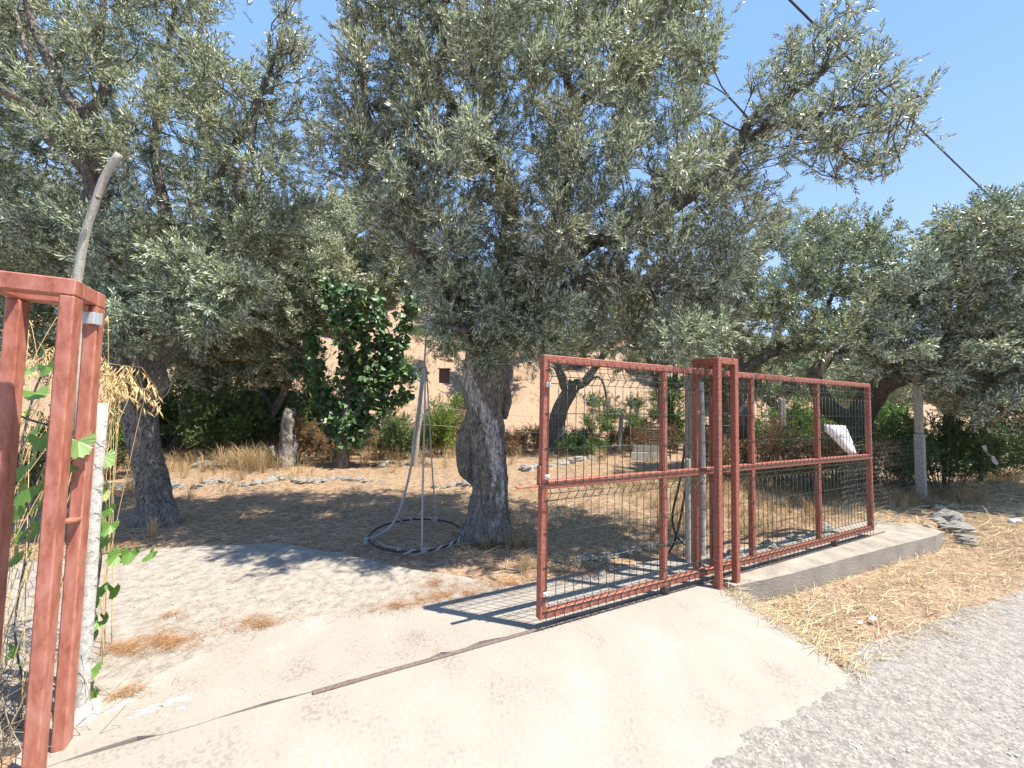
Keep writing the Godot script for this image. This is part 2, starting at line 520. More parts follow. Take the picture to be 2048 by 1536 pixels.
func bush(called: String, label: String, category: String, base: Vector3, wide: float, tall: float, sprig: Mesh, m: Material, n: int, scale: float, tone: Color, sd: int, group := "") -> Node3D:
	var g := RandomNumberGenerator.new()
	g.seed = sd
	var o := thing(called, label, category, base, group)
	var st := begin()
	var xf: Array = []
	var cols: Array = []
	var stems := maxi(8, int(n / 45.0))
	for i in stems:
		var d := rand_dir(g)
		var e := Vector3(d.x * wide * 0.5, absf(d.y) * tall * 0.55 + tall * g.randf_range(0.15, 0.55), d.z * wide * 0.5)
		var s := Vector3(e.x * 0.25, -0.03, e.z * 0.25)
		var mid := s.lerp(e, 0.5) + Vector3(0, 0.12 * tall, 0)
		tube(st, [s, mid, e], [0.009, 0.006, 0.002], 3, 0.3)
		for j in int(n / float(stems)):
			var t := sqrt(g.randf_range(0.04, 1.0))
			var p := (s.lerp(mid, t * 2.0) if t < 0.5 else mid.lerp(e, t * 2.0 - 1.0)) + rand_dir(g) * 0.16 * minf(wide, tall) * g.randf()
			p.y = maxf(p.y, 0.03)
			var dir := (e - s).normalized() * 0.6 + rand_dir(g) + Vector3(0, 0.25, 0)
			xf.append(Transform3D(spin(dir, g.randf() * TAU, scale * g.randf_range(0.7, 1.3)), p))
			var v := g.randf_range(0.7, 1.3)
			cols.append(Color(tone.r * v * g.randf_range(0.9, 1.1), tone.g * v, tone.b * v))
	part(o, "stems", finish(st), mats.bark)
	scatter(o, "foliage", sprig, m, xf, cols)
	return o

func sheet(outline: Array, top: Callable, thick: float, step := 0.0, amp := 1.0) -> ArrayMesh:
	# outline in gate coordinates, anticlockwise or clockwise
	var poly := PackedVector2Array()
	for i in range(0, outline.size(), 2): poly.append(Vector2(outline[i], outline[i + 1]))
	if step > 0.0:
		var more := PackedVector2Array()
		for i in poly.size():
			var a := poly[i]
			var b := poly[(i + 1) % poly.size()]
			var k := maxi(1, int(a.distance_to(b) / step))
			for j in k:
				var q := a.lerp(b, float(j) / k)
				var w := 0.035 * noise.get_noise_2d(q.x * 6.0, q.y * 6.0) + 0.015 * fine.get_noise_2d(q.x * 40.0, q.y * 40.0)
				more.append(q + Vector2(w, -w) * amp)
		poly = more
	var st := begin()
	st.set_smooth_group(-1)
	var idx := Geometry2D.triangulate_polygon(poly)
	var low := gate_at(0, 0, -50)
	for i in range(0, idx.size(), 3):
		var v: Array = []
		for k in 3:
			var q := poly[idx[i + k]]
			v.append(gate_at(q.x, q.y, top.call(q.x, q.y)))
		tri(st, v[0], v[1], v[2], low)
	var ccw := not Geometry2D.is_polygon_clockwise(poly)
	for i in poly.size():
		var a := poly[i]
		var b := poly[(i + 1) % poly.size()]
		var ta := gate_at(a.x, a.y, top.call(a.x, a.y))
		var tb := gate_at(b.x, b.y, top.call(b.x, b.y))
		var nrm := Vector2(b.y - a.y, a.x - b.x) * (1.0 if ccw else -1.0)
		var c := (a + b) * 0.5 - nrm.normalized() * 0.2
		var inside := gate_at(c.x, c.y, -thick * 0.5)
		quad(st, ta, tb, tb - Vector3(0, thick, 0), ta - Vector3(0, thick, 0), inside)
	return finish(st)

func straw_over(g: RandomNumberGenerator, n: int, place: Callable, long: float, cols: Array, xf: Array, tint_a: Color, tint_b: Color, lift := 0.02) -> void:
	for i in n:
		var p = place.call()
		if p == null: continue
		var dir := Vector3(g.randfn(), g.randfn() * 0.14, g.randfn()).normalized()
		var q: Vector3 = p + Vector3(0, g.randf() * lift + 0.003, 0)
		xf.append(Transform3D(spin(dir, g.randf() * TAU, long * g.randf_range(0.4, 1.3)), q))
		var c := tint_a.lerp(tint_b, g.randf())
		cols.append(c * g.randf_range(0.75, 1.2))

func hex_net(from_p: Vector3, to_p: Vector3, low: float, high: float, cell: float, r: float) -> ArrayMesh:
	var st := begin()
	var along := to_p - from_p
	var length := along.length()
	along /= length
	var nrm := along.cross(Vector3.UP)
	var rows := int((high - low) / (cell * 0.75))
	var colsn := int(length / (cell * 0.87))
	for i in rows:
		for j in colsn:
			var x := (j + (0.5 if i % 2 else 0.0)) * cell * 0.87
			var y := low + i * cell * 0.75
			var at := func(dx: float, dy: float) -> Vector3:
				var px := x + dx * cell
				var py := y + dy * cell
				return from_p + along * px + Vector3(0, py, 0) + nrm * (0.035 * noise.get_noise_2d(px * 3.0, py * 3.0)) + along * 0.012 * fine.get_noise_2d(px * 9.0, py * 9.0)
			var a: Vector3 = at.call(0.0, 0.0)
			tube(st, [a, at.call(0.0, 0.5)], [r, r], 3, 1.0)
			tube(st, [a, at.call(-0.435, -0.25)], [r, r], 3, 1.0)
			tube(st, [a, at.call(0.435, -0.25)], [r, r], 3, 1.0)
	return finish(st)

# ---------------------------------------------------------------- the scene
func _ready() -> void:
	rng.seed = 11
	noise.seed = 4
	noise.frequency = 1.0
	noise.fractal_octaves = 2
	fine.seed = 9
	fine.frequency = 1.0
	fine.fractal_octaves = 1
	# camera: almost level, 3 degrees up, rolled by a degree
	var pitch := deg_to_rad(3.025)
	var roll := deg_to_rad(1.146)
	cam_fwd = Vector3(0, sin(pitch), -cos(pitch))
	var up0 := Vector3(0, cos(pitch), sin(pitch))
	cam_right = Vector3.RIGHT * cos(roll) + up0 * sin(roll)
	cam_up = up0 * cos(roll) - Vector3.RIGHT * sin(roll)
	var cam := Camera3D.new()
	cam.name = "camera"
	cam.transform = Transform3D(Basis(cam_right, cam_up, -cam_fwd), Vector3(0, EYE, 0))
	cam.fov = rad_to_deg(2.0 * atan(768.0 / FOCAL))
	cam.near = 0.05
	cam.far = 400.0
	add_child(cam)
	var env := Environment.new()
	env.background_mode = Environment.BG_SKY
	var sky_mat := ProceduralSkyMaterial.new()
	sky_mat.sky_top_color = lin(0.125, 0.235, 0.47)
	sky_mat.sky_horizon_color = lin(0.36, 0.48, 0.62)
	sky_mat.sky_curve = 0.22
	sky_mat.ground_bottom_color = lin(0.25, 0.21, 0.16)
	sky_mat.ground_horizon_color = lin(0.34, 0.40, 0.45)
	sky_mat.sun_angle_max = 70.0
	sky_mat.sun_curve = 0.06
	var sky := Sky.new()
	sky.sky_material = sky_mat
	env.sky = sky
	env.tonemap_mode = Environment.TONE_MAPPER_LINEAR
	env.tonemap_exposure = 2.4
	env.sdfgi_enabled = true
	env.ssao_enabled = true
	env.ssil_enabled = true
	var we := WorldEnvironment.new()
	we.name = "environment"
	we.environment = env
	add_child(we)
	var sun := DirectionalLight3D.new()
	sun.name = "sun"
	sun.light_energy = 1.5
	sun.light_color = Color(1.0, 0.96, 0.89)
	sun.light_angular_distance = 0.5
	sun.shadow_enabled = true
	sun.look_at_from_position(Vector3(0.4047, 0.9062, 0.1225) * 30.0, Vector3.ZERO, Vector3.UP)
	add_child(sun)

	gate_origin = on_ground(1075, 1262)
	make_materials()
	build_ground()
	build_gate()
	build_guide_frames()
	build_trees()
	build_fence_and_shrubs()
	build_small_things()

func build_ground() -> void:
	# one sheet out to the hill
	var st := begin()
	st.set_smooth_group(0)
	var n := 190
	var pts: Array = []
	for i in n + 1:
		var row: Array = []
		for j in n + 1:
			var a := (j / float(n)) * 2.0 - 1.0
			var b := (i / float(n)) * 2.0 - 1.0
			var x := 6.0 * a + 74.0 * pow(absf(a), 3.0) * signf(a)
			var z := -4.0 + 6.0 * b + 72.0 * pow(absf(b), 3.0) * signf(b)
			row.append(Vector3(x, height_at(x, z), z))
		pts.append(row)
	for i in n:
		for j in n:
			for v in [pts[i][j], pts[i][j + 1], pts[i + 1][j], pts[i + 1][j], pts[i][j + 1], pts[i + 1][j + 1]]: st.add_vertex(v)
	single("ground", finish(st), mats.soil, "dry tan soil of the orchard floor and the hill behind it", "ground", "", "structure")
	# the road, the apron that climbs from it, and the concrete of the drive
	var road_top := func(_s: float, u: float) -> float: return -0.192 + 0.02 * smoothstep(0.9, 3.5, u)
	single("road", sheet([-40, 0.95, -2.6, 0.95, 1.7, 0.93, 2.1, 0.86, 3.0, 0.92, 4.2, 1.05, 5.6, 1.1, 7.0, 1.35, 9.0, 1.3, 60, 1.3, 60, 5.5, -40, 5.5], road_top, 0.1, 0.25), mats.road, "worn grey road surface of pale chippings", "road", "", "structure")
	var ast := begin()
	ast.set_smooth_group(0)
	var rows: Array = []
	for i in 13:
		var row: Array = []
		var u := -0.012 + 1.03 * i / 12.0
		for j in 121:
			var t := j / 120.0
			var right := 1.66 + 0.12 * u - 0.10 * smoothstep(0.8, 1.0, u)
			var s := lerpf(-4.6, right, t)
			var edge := 0.06 * noise.get_noise_2d(s * 3.0, u * 3.0) + 0.03 * fine.get_noise_2d(s * 11.0, u * 11.0)
			var uu := u + (0.05 if i == 12 else 0.0)
			var y := 0.006 - 0.19 * smoothstep(0.0, 1.06, u) + 0.002 * noise.get_noise_2d(s * 1.5, u * 1.5)
			if i == 12: y = -0.205
			elif i == 11: y = -0.184 + 0.012 * noise.get_noise_2d(s * 5.0, 3.0) + 0.005 * fine.get_noise_2d(s * 16.0, 3.0)
			row.append(gate_at(s + (edge if j == 120 else 0.0), uu, y))
		rows.append(row)
	for i in 12:
		for j in 120:
			var low := gate_at(0, 0, -60)
			quad(ast, rows[i][j], rows[i][j + 1], rows[i + 1][j + 1], rows[i + 1][j], low)
	for i in 12:
		quad(ast, rows[i][120], rows[i + 1][120], rows[i + 1][120] - Vector3(0, 0.12, 0), rows[i][120] - Vector3(0, 0.12, 0), gate_at(0, 0.5, -0.1))
	for j in 120:
		quad(ast, rows[12][j], rows[12][j + 1], rows[12][j + 1] - Vector3(0, 0.1, 0), rows[12][j] - Vector3(0, 0.1, 0), gate_at(-1, 0, -0.1))
	single("driveway_ramp", finish(ast), mats.concrete, "smooth pale concrete ramp between the road and the gate track", "driveway", "", "structure")
	var flat := func(_s: float, _u: float) -> float: return 0.010
	single("driveway", sheet([-2.35, -0.02, -2.35, -0.26, -1.9, -0.58, -1.417, -0.80, -0.857, -0.735, 0.312, -0.633, 1.2, -0.56, 1.9, -0.48, 1.9, -0.02], flat, 0.08, 0.12), mats.concrete, "smooth pale concrete strip behind the gate track", "driveway", "", "structure")
	var rough := func(s: float, u: float) -> float: return 0.003 + 0.003 * noise.get_noise_2d(s * 1.0, u * 1.0)
	single("drive_slab", sheet([-6.0, -0.4, -2.3, -0.2, -1.45, -0.77, -0.857, -0.70, 0.1, -0.62, -0.1, -0.95, -0.5, -1.29, -1.0, -1.95, -1.55, -2.45, -2.2, -2.7, -2.9, -2.85, -6.0, -2.9], rough, 0.06, 0.15), mats.rough_concrete, "rough weathered concrete slab under the shade of the olive trees", "driveway", "", "structure")
	var kerb_top := func(_s: float, _u: float) -> float: return 0.008
	single("concrete_kerb", sheet([1.79, -0.024, 1.79, 0.15, 2.3, 0.2, 3.4, 0.24, 4.5, 0.28, 5.3, 0.33, 5.62, 0.30, 5.7, 0.05, 5.5, -0.3, 4.6, -0.36, 3.0, -0.40, 1.95, -0.42, 1.95, -0.024], kerb_top, 0.34, 0.2, 0.25), mats.kerb, "raised concrete footing that carries the gate track beside the verge", "kerb", "", "structure")
	var thin := func(_s: float, _u: float) -> float: return 0.0125
	var lime_mat := plain(lin(0.40, 0.385, 0.36), 0.9)
	for q in [[345, 1408, 0.10, 0.03], [310, 1420, 0.07, 0.022], [285, 1432, 0.06, 0.02], [250, 1412, 0.05, 0.025], [362, 1422, 0.03, 0.012], [225, 1426, 0.04, 0.02], [330, 1436, 0.02, 0.01]]:
		var c := gate_su(on_ground(q[0], q[1]))
		var ring: Array = []
		for i in 22:
			var a := TAU * i / 22.0
			var r := 0.75 + 0.9 * noise.get_noise_2d(cos(a) * 2.0 + q[0], sin(a) * 2.0)
			ring.append(c.x + cos(a) * q[2] * r)
			ring.append(c.y + sin(a) * q[3] * r)
		single("lime_stain", sheet(ring, thin, 0.004), lime_mat, "splash of white lime on the concrete by the painted post", "stain", "lime splashes")
	# steel angle that the wheels run on
	var tr := thing("gate_track", "rusty steel track bar laid along the concrete under the gate", "track", gate_at(1.8, 0))
	tr.basis = Basis(gate_along, Vector3.UP, -gate_inward)
	var ts := begin()
	bevel_box(ts, Transform3D(Basis.from_euler(Vector3(PI / 4, 0, 0)), Vector3(0, 0.008, 0)), Vector3(6.2, 0.02, 0.02), 0.003)
	part(tr, "bar", finish(ts), mats.steel)
	# loose chippings on the road
	var g := RandomNumberGenerator.new()
	g.seed = 21
	var peb := rock_mesh(3.0, 0.7, 0.01)
	var xf: Array = []
	var cols: Array = []
	for i in 5000:
		var s := g.randf_range(-2.5, 6.5)
		var u := g.randf_range(0.96, 3.6)
		if noise.get_noise_2d(s * 0.9 + 20.0, u * 0.9) < -0.12 and g.randf() < 0.8: continue
		var sz := 0.004 + 0.011 * pow(g.randf(), 2.0)
		xf.append(Transform3D(spin(rand_dir(g), g.randf() * TAU, sz * 100.0), gate_at(s, u, -0.19 + 0.02 * smoothstep(0.9, 3.5, u) + sz * 0.12)))
		var v := g.randf_range(0.42, 0.62)
		cols.append(Color(v, v * 0.96, v * 0.9))
	for i in 900:
		var s := g.randf_range(-5.5, 0.0)
		var u := g.randf_range(-2.8, -0.75)
		var sz := g.randf_range(0.004, 0.012)
		xf.append(Transform3D(spin(rand_dir(g), g.randf() * TAU, sz * 100.0), gate_at(s, u, 0.008)))
		var v := g.randf_range(0.3, 0.55)
		cols.append(Color(v, v * 0.93, v * 0.82))
	var gr := scatter(self, "gravel", peb, mats.straw, xf, cols)
	tag(gr, "loose pale chippings on the road surface", "gravel", "", "stuff")
	# straw and dead leaves
	var blade := begin()
	blade.set_smooth_group(-1)
	blade.set_color(Color.WHITE)
	for k in 2:
		var w := Vector3(0.011, 0, 0) if k == 0 else Vector3(0, 0, 0.011)
		var m := Vector3(0.03, 0.5, 0.02)
		var tip := Vector3(0.0, 1.0, 0.0)
		for v in [-w, m - w, w, w, m - w, m + w, m - w, tip, m + w]: blade.add_vertex(v)
	var blade_mesh := finish(blade)
	xf = []
	cols = []
	var straw_a := Color(0.66, 0.51, 0.32)
	var straw_b := Color(0.42, 0.31, 0.19)
	var orchard := func():
		var s := g.randf_range(-7.0, 7.5)
		var u := -g.randf_range(0.3, 9.0)
		if g.randf() < 0.35: u = -g.randf_range(0.5, 4.0)
		if u > -2.5 + 0.75 * (s + 1.55) and s < 0.1 and u > -2.9: return null
		if s < -2.2 and u > -2.9: return null
		if u > -0.66 and s < 1.9: return null
		if s > 1.8 and u > -0.45: return null
		if noise.get_noise_2d(s * 0.8, u * 0.8) < -0.25 and g.randf() < 0.6: return null
		return grounded(gate_at(s, u))
	straw_over(g, 62000, orchard, 0.16, cols, xf, straw_a, straw_b, 0.03)
	# drifts of needles on the concrete, [pixel x, y, half width, half height, count]
	for d in [[335, 1287, 62, 22, 1300], [250, 1300, 60, 20, 700], [345, 1237, 30, 8, 260], [525, 1253, 62, 12, 420], [490, 1246, 40, 8, 200], [800, 1215, 70, 10, 500], [900, 1195, 120, 14, 1100], [1010, 1172, 120, 14, 1100], [870, 1170, 60, 20, 600], [230, 1395, 60, 12, 260], [290, 1380, 50, 10, 200], [240, 1090, 60, 12, 500], [1180, 1150, 120, 14, 700]]:
		var drift := func():
			var a := g.randf() * TAU
			var r := absf(g.randfn()) * 0.75
			var p := on_ground(d[0] + cos(a) * r * d[2], d[1] + sin(a) * r * d[3] - cos(a) * r * d[2] * 0.15)
			p.y = 0.010
			if noise.get_noise_2d(p.x * 7.0, p.z * 7.0) < -0.15: return null
			return p
		straw_over(g, d[4], drift, 0.07, cols, xf, Color(0.48, 0.28, 0.14), Color(0.36, 0.22, 0.12), 0.012)
	var single_bits := func(): return gate_at(g.randf_range(-2.3, 1.6), g.randf_range(-0.7, -0.05), 0.012)
	straw_over(g, 60, single_bits, 0.06, cols, xf, straw_a, straw_b, 0.003)
	var ol := scatter(self, "straw", blade_mesh, mats.straw, xf, cols)
	tag(ol, "dry straw and needles scattered over the orchard floor and drive", "straw", "", "stuff")
	xf = []
	cols = []
	var verge := func():
		var s := 1.8 + 7.5 * pow(g.randf(), 1.35)
		var u := g.randf_range(0.2, 1.0 + 0.25 * smoothstep(2.0, 5.0, s))
		if s < 2.0 and u < 0.22: return null
		if u < 0.2 + 0.035 * (s - 1.8) and s < 5.6: return null
		if noise.get_noise_2d(s * 1.7 + 8.0, u * 1.7) < -0.12 and g.randf() < 0.75: return null
		if g.randf() < 0.9 * smoothstep(0.8, 1.2, u + 0.12 * noise.get_noise_2d(s * 3.0, u * 3.0)): return null
		var p := gate_at(s, u)
		p = grounded(p)
		p.y = maxf(p.y, -0.188 if u > 0.8 else -1.0) + 0.03 * maxf(0.0, noise.get_noise_2d(s * 2.5, u * 2.5)) * (1.0 - smoothstep(0.7, 0.9, u))
		return p
	straw_over(g, 10000, verge, 0.15, cols, xf, Color(0.80, 0.68, 0.47), Color(0.58, 0.47, 0.31), 0.04)
	var rim := func():
		var u := g.randf_range(0.15, 1.0)
		var s := 1.66 + 0.12 * u + g.randfn() * 0.05
		return gate_at(s, u, 0.008 - 0.19 * smoothstep(0.0, 1.06, u))
	straw_over(g, 500, rim, 0.12, cols, xf, Color(0.80, 0.68, 0.47), Color(0.58, 0.47, 0.31), 0.02)
	var far_verge := func():
		var s := g.randf_range(5.4, 16.0)
		return grounded(gate_at(s, g.randf_range(-0.9, 1.3)))
	straw_over(g, 9000, far_verge, 0.24, cols, xf, Color(0.80, 0.68, 0.47), Color(0.58, 0.47, 0.31), 0.04)
	var vs := scatter(self, "verge_straw", blade_mesh, mats.straw, xf, cols)
	tag(vs, "golden cut straw heaped on the verge beside the road", "straw", "", "stuff")
	# standing dry grass
	var tuft_a := tuft_mesh(1, 34, 1.0, 1.0, 0.0045, Color(0.52, 0.39, 0.22), Color(0.30, 0.21, 0.12))
	xf = []
	cols = []
	for i in 1500:
		var s := g.randf_range(-8.0, 14.0)
		var u := -8.4 + g.randfn() * 1.1
		var h := g.randf_range(0.2, 0.6)
		if i > 650:
			s = g.randf_range(1.9, 9.0)
			u = -g.randf_range(0.55, 3.5)
			h = g.randf_range(0.08, 0.34) * (1.0 if s > 2.4 else 0.5)
			if s < 3.0 and u < -1.5: continue
		elif i > 520:
			s = g.randf_range(-6.0, 3.0)
			u = -g.randf_range(3.0, 6.5)
			h = g.randf_range(0.05, 0.14)
		var p := grounded(gate_at(s, u, 0))
		xf.append(Transform3D(Basis(Vector3.RIGHT, g.randfn() * 0.25) * Basis(Vector3.UP, g.randf() * TAU).scaled_local(Vector3.ONE * h), p))
		var v := g.randf_range(0.65, 1.15)
		cols.append(Color(v, v * g.randf_range(0.9, 1.02), v * g.randf_range(0.8, 1.0)))
	for d in [[500, 935, 60, 0.55, 70], [540, 925, 40, 0.6, 40], [250, 930, 40, 0.5, 30], [1000, 1085, 60, 0.22, 50], [1050, 1130, 40, 0.16, 20], [1830, 1010, 60, 0.3, 50], [1930, 1000, 60, 0.35, 60], [2000, 960, 60, 0.3, 60], [1780, 1005, 40, 0.3, 50], [1560, 1130, 60, 0.14, 25], [1500, 1200, 40, 0.10, 20]]:
		for k in d[4]:
			var p := grounded(on_ground(d[0] + g.randfn() * d[2] * 0.5, d[1] + g.randfn() * 6.0))
			var h: float = d[3] * g.randf_range(0.5, 1.2)
			xf.append(Transform3D(Basis(Vector3.UP, g.randf() * TAU).scaled_local(Vector3.ONE * h), p))
			cols.append(Color.WHITE * g.randf_range(0.8, 1.25))
	var gs := scatter(self, "dry_grass", tuft_a, mats.dry, xf, cols)
	tag(gs, "standing dry grass along the fence and behind the gate", "grass", "", "stuff")
	# scrub and dry grass on the hillside
	xf = []
	cols = []
	for i in 9000:
		var s := g.randf_range(-14.0, 24.0)
		var u := -g.randf_range(10.0, 32.0)
		if noise.get_noise_2d(s * 0.35, u * 0.35) < -0.05 + 0.25 * g.randf(): continue
		var p := grounded(gate_at(s, u))
		xf.append(Transform3D(Basis(Vector3.UP, g.randf() * TAU).scaled_local(Vector3.ONE * g.randf_range(0.12, 0.4)), p))
		cols.append(Color(1.0, 0.95, 0.85) * g.randf_range(0.7, 1.3))
	var hg := scatter(self, "hillside_grass", tuft_a, mats.dry, xf, cols)
	tag(hg, "sparse dry grass on the sandy hillside", "grass", "", "stuff")

func build_gate() -> void:
	var gate := thing("sliding_gate", "red steel sliding gate with green wire mesh standing half open", "gate", gate_at(0, 0))
	gate.basis = Basis(gate_along, Vector3.UP, -gate_inward)
	var length := 4.58
	var low := 0.075
	var top := 1.79
	var w := 0.05
	part(gate, "top_rail", box_mesh(Vector3(length, w, w), 0.004), mats.red, Vector3(length / 2, top - w / 2, 0))
	part(gate, "bottom_rail", box_mesh(Vector3(length - 2 * w - 0.002, w, w), 0.004), mats.red, Vector3(length / 2, low + w / 2, 0))
	part(gate, "middle_rail", box_mesh(Vector3(length - 2 * w - 0.002, 0.055, w * 0.9), 0.004), mats.red, Vector3(length / 2, 0.93, 0))
	for x in [w / 2, length - w / 2]:
		part(gate, "end_post", box_mesh(Vector3(w, top - low - w - 0.001, w), 0.004), mats.red, Vector3(x, (top - w + low) / 2, 0))
	for x in [1.14, 2.28, 3.42]:
		part(gate, "upright", box_mesh(Vector3(w, 0.93 - 0.029 - low - w, w * 0.88), 0.004), mats.red, Vector3(x, (0.93 - 0.029 + low + w) / 2, -0.001))
		part(gate, "upright", box_mesh(Vector3(w, top - w - 0.93 - 0.029, w * 0.88), 0.004), mats.red, Vector3(x, (top - w + 0.93 + 0.029) / 2, -0.001))
	# folded wire mesh on the road side
	var net := part(gate, "mesh_panel", null, null)
	net.name = "mesh_panel"
	var fold := [[0.03, 0.0], [0.12, 0.0], [0.165, 0.035], [0.21, 0.0], [0.40, 0.0], [0.62, 0.0], [0.83, 0.0], [0.885, 0.04], [0.94, 0.0], [1.17, 0.0], [1.40, 0.0], [1.60, 0.0], [1.645, 0.035], [1.69, 0.0], [1.775, 0.0]]
	var zf := w / 2 + 0.006
	var wpts: Array = []
	for f in fold: wpts.append(Vector3(0, f[0], zf + f[1]))
	var wst := begin()
	for i in wpts.size() - 1:
		tube(wst, [wpts[i], wpts[i + 1]], [0.0026, 0.0026], 5, 1.0)
	var wire := finish(wst)
	var nw := 64
	for i in nw:
		var o := part(net, "wire", wire, mats.green_wire, Vector3(0.045 + (length - 0.09) * i / (nw - 1.0), 0, 0))
		o.rotation.z = rng.randf_range(-0.003, 0.003)
	var hst := tube_mesh([Vector3(0.02, 0, 0), Vector3(length - 0.02, 0, 0)], [0.0028, 0.0028], 5, 1.0)
	for y in [0.12, 0.165, 0.21, 0.40, 0.62, 0.83, 0.885, 0.94, 1.17, 1.40, 1.60, 1.645, 1.69]:
		var off := 0.04 if is_equal_approx(y, 0.885) else (0.035 if is_equal_approx(y, 0.165) or is_equal_approx(y, 1.645) else 0.0)
		part(net, "wire", hst, mats.green_wire, Vector3(0, y, zf + off - 0.004))
	# clamps, lock bar and wheels
	for y in [1.59, 0.985, 0.24]:
		var c := part(gate, "clamp", box_mesh(Vector3(0.036, 0.03, 0.012), 0.003), mats.zinc, Vector3(0.03, y, w / 2 + 0.016))
		part(c, "bolt", tube_mesh([Vector3(0, 0, 0), Vector3(0, 0, 0.022)], [0.006, 0.006], 6, 1.0), mats.zinc)
	part(gate, "lock_plate", box_mesh(Vector3(0.014, 0.13, 0.04), 0.003), mats.red, Vector3(-0.0075, 0.99, 0))
	part(gate, "lock_bar", box_mesh(Vector3(0.16, 0.012, 0.028), 0.002), mats.red, Vector3(-0.096, 0.925, 0))
	for x in [1.16, 3.72]:
		var h := part(gate, "wheel_bracket", box_mesh(Vector3(0.09, 0.05, 0.03), 0.004), mats.steel, Vector3(x, low - 0.02, 0))
		part(h, "wheel", tube_mesh([Vector3(0, -0.002, -0.024), Vector3(0, -0.002, 0.024)], [0.034, 0.034], 16, 1.0), mats.steel)
	# the white sack folded over the mesh at the far end
	var gp := func(x: float, y: float, u: float) -> Vector3:
		var d := ray(x, y)
		var o := gate_at(0, u)
		var t := gate_inward.dot(o - Vector3(0, EYE, 0)) / gate_inward.dot(d)
		return Vector3(0, EYE, 0) + d * t
	var st := begin()
	st.set_smooth_group(0)
	var left_edge := [[1648, 849], [1650, 862], [1668, 880], [1686, 899], [1702, 912]]
	var right_edge := [[1691, 851], [1696, 861], [1704, 880], [1711, 899], [1717, 910]]
	var front: Array = []
	var back: Array = []
	for i in 5:
		var fr: Array = []
		var bk: Array = []
		for j in 6:
			var t := j / 5.0
			var x := lerpf(left_edge[i][0], right_edge[i][0], t)
			var y := lerpf(left_edge[i][1], right_edge[i][1], t)
			var puff := 0.045 * sin(t * PI) + 0.012 * noise.get_noise_2d(x * 0.08, y * 0.05)
			fr.append(gp.call(x, y, -0.085 + puff))
			bk.append(gp.call(x, y, -0.09 - puff * 0.6))
		front.append(fr)
		back.append(bk)
	var mid: Vector3 = gp.call(1685, 880, -0.085)
	for i in 4:
		for j in 5:
			quad(st, front[i][j], front[i][j + 1], front[i + 1][j + 1], front[i + 1][j], mid + gate_inward * 0.5)
			quad(st, back[i][j], back[i][j + 1], back[i + 1][j + 1], back[i + 1][j], mid - gate_inward * 0.5)
		for j in [0, 5]:
			quad(st, front[i][j], back[i][j], back[i + 1][j], front[i + 1][j], mid)
	for i in [0, 4]:
		for j in 5:
			quad(st, front[i][j], front[i][j + 1], back[i][j + 1], back[i][j], mid)
	var sack_tex := blend_tex(grain(31, 0.035, 2), grain(32, 0.1, 2), grain(33, 0.01, 2), ramp_of([[0.0, Color(0.72, 0.72, 0.74)], [0.62, Color(0.78, 0.78, 0.79)], [0.72, Color(0.70, 0.45, 0.46)], [1.0, Color(0.60, 0.34, 0.38)]]), 0.3, 0.0)
	single("plastic_sack", finish(st), grainy(sack_tex, 3.0, 0.6), "crumpled white plastic sack with faded red print behind the gate mesh", "sack")

func portal(o: Node3D, s0: float, s1: float, u0: float, u1: float, high: float, post: Vector2, cap: float, m: Material) -> void:
	# posts at the four corners, joined by a frame of tube at the top
	for s in [s0, s1]:
		for u in [u0, u1]:
			part(o, "post", box_mesh(Vector3(post.x, high - cap - 0.001, post.y), 0.005), m, Vector3(s, (high - cap) / 2, u))
	for u in [u0, u1]:
		part(o, "top_beam", box_mesh(Vector3(s1 - s0 + post.x, cap, post.y), 0.005), m, Vector3((s0 + s1) / 2, high - cap / 2, u))
	for s in [s0, s1]:
		part(o, "cross_beam", box_mesh(Vector3(post.x - 0.004, cap - 0.004, absf(u0 - u1) - post.y - 0.002), 0.004), m, Vector3(s, high - cap / 2, (u0 + u1) / 2))

func build_guide_frames() -> void:
	var o := thing("guide_frame", "red steel box frame of four posts that the gate slides through", "gate frame", gate_at(0, 0))
	o.basis = Basis(gate_along, Vector3.UP, -gate_inward)
	portal(o, 1.655, 1.878, 0.105, -0.10, 1.885, Vector2(0.05, 0.05), 0.055, mats.red)
	# the catching frame at the other end of the opening
	var c := thing("catch_frame", "salmon red steel frame of thick posts with a zinc strap, beside the vine", "gate frame", gate_at(0, 0))
	c.basis = Basis(gate_along, Vector3.UP, -gate_inward)
	portal(c, -2.455, -2.225, 0.088, -0.114, 1.905, Vector2(0.044, 0.072), 0.065, mats.salmon)
	# strap, welded tabs and a wire shelf on the rear post
	var sst := begin()
	var arc: Array = []
	for i in 9:
		var a := PI * i / 8.0
		arc.append(Vector3(-2.225 + 0.036 - 0.062 * (i / 8.0), 1.785, -0.084 + 0.026 * sin(a)))
	for i in 8:
		var a0: Vector3 = arc[i]
		var a1: Vector3 = arc[i + 1]
		var dv := (a1 - a0)
		bevel_box(sst, Transform3D(Basis(dv.normalized(), Vector3.UP, dv.normalized().cross(Vector3.UP)), (a0 + a1) / 2), Vector3(dv.length() * 1.06, 0.05, 0.004), 0.001)
	part(c, "strap", finish(sst), mats.zinc)
	for x in [-2.238, -2.212]:
		part(c, "tab", box_mesh(Vector3(0.016, 0.03, 0.012), 0.002), mats.salmon, Vector3(x, 1.824, -0.073))
	part(c, "stop_plate", box_mesh(Vector3(0.045, 0.012, 0.05), 0.002), mats.salmon, Vector3(-2.225, 0.94, -0.0525))
	part(c, "stop_plate", box_mesh(Vector3(0.044, 0.05, 0.045), 0.002), mats.salmon, Vector3(-2.455, 0.85, -0.055))

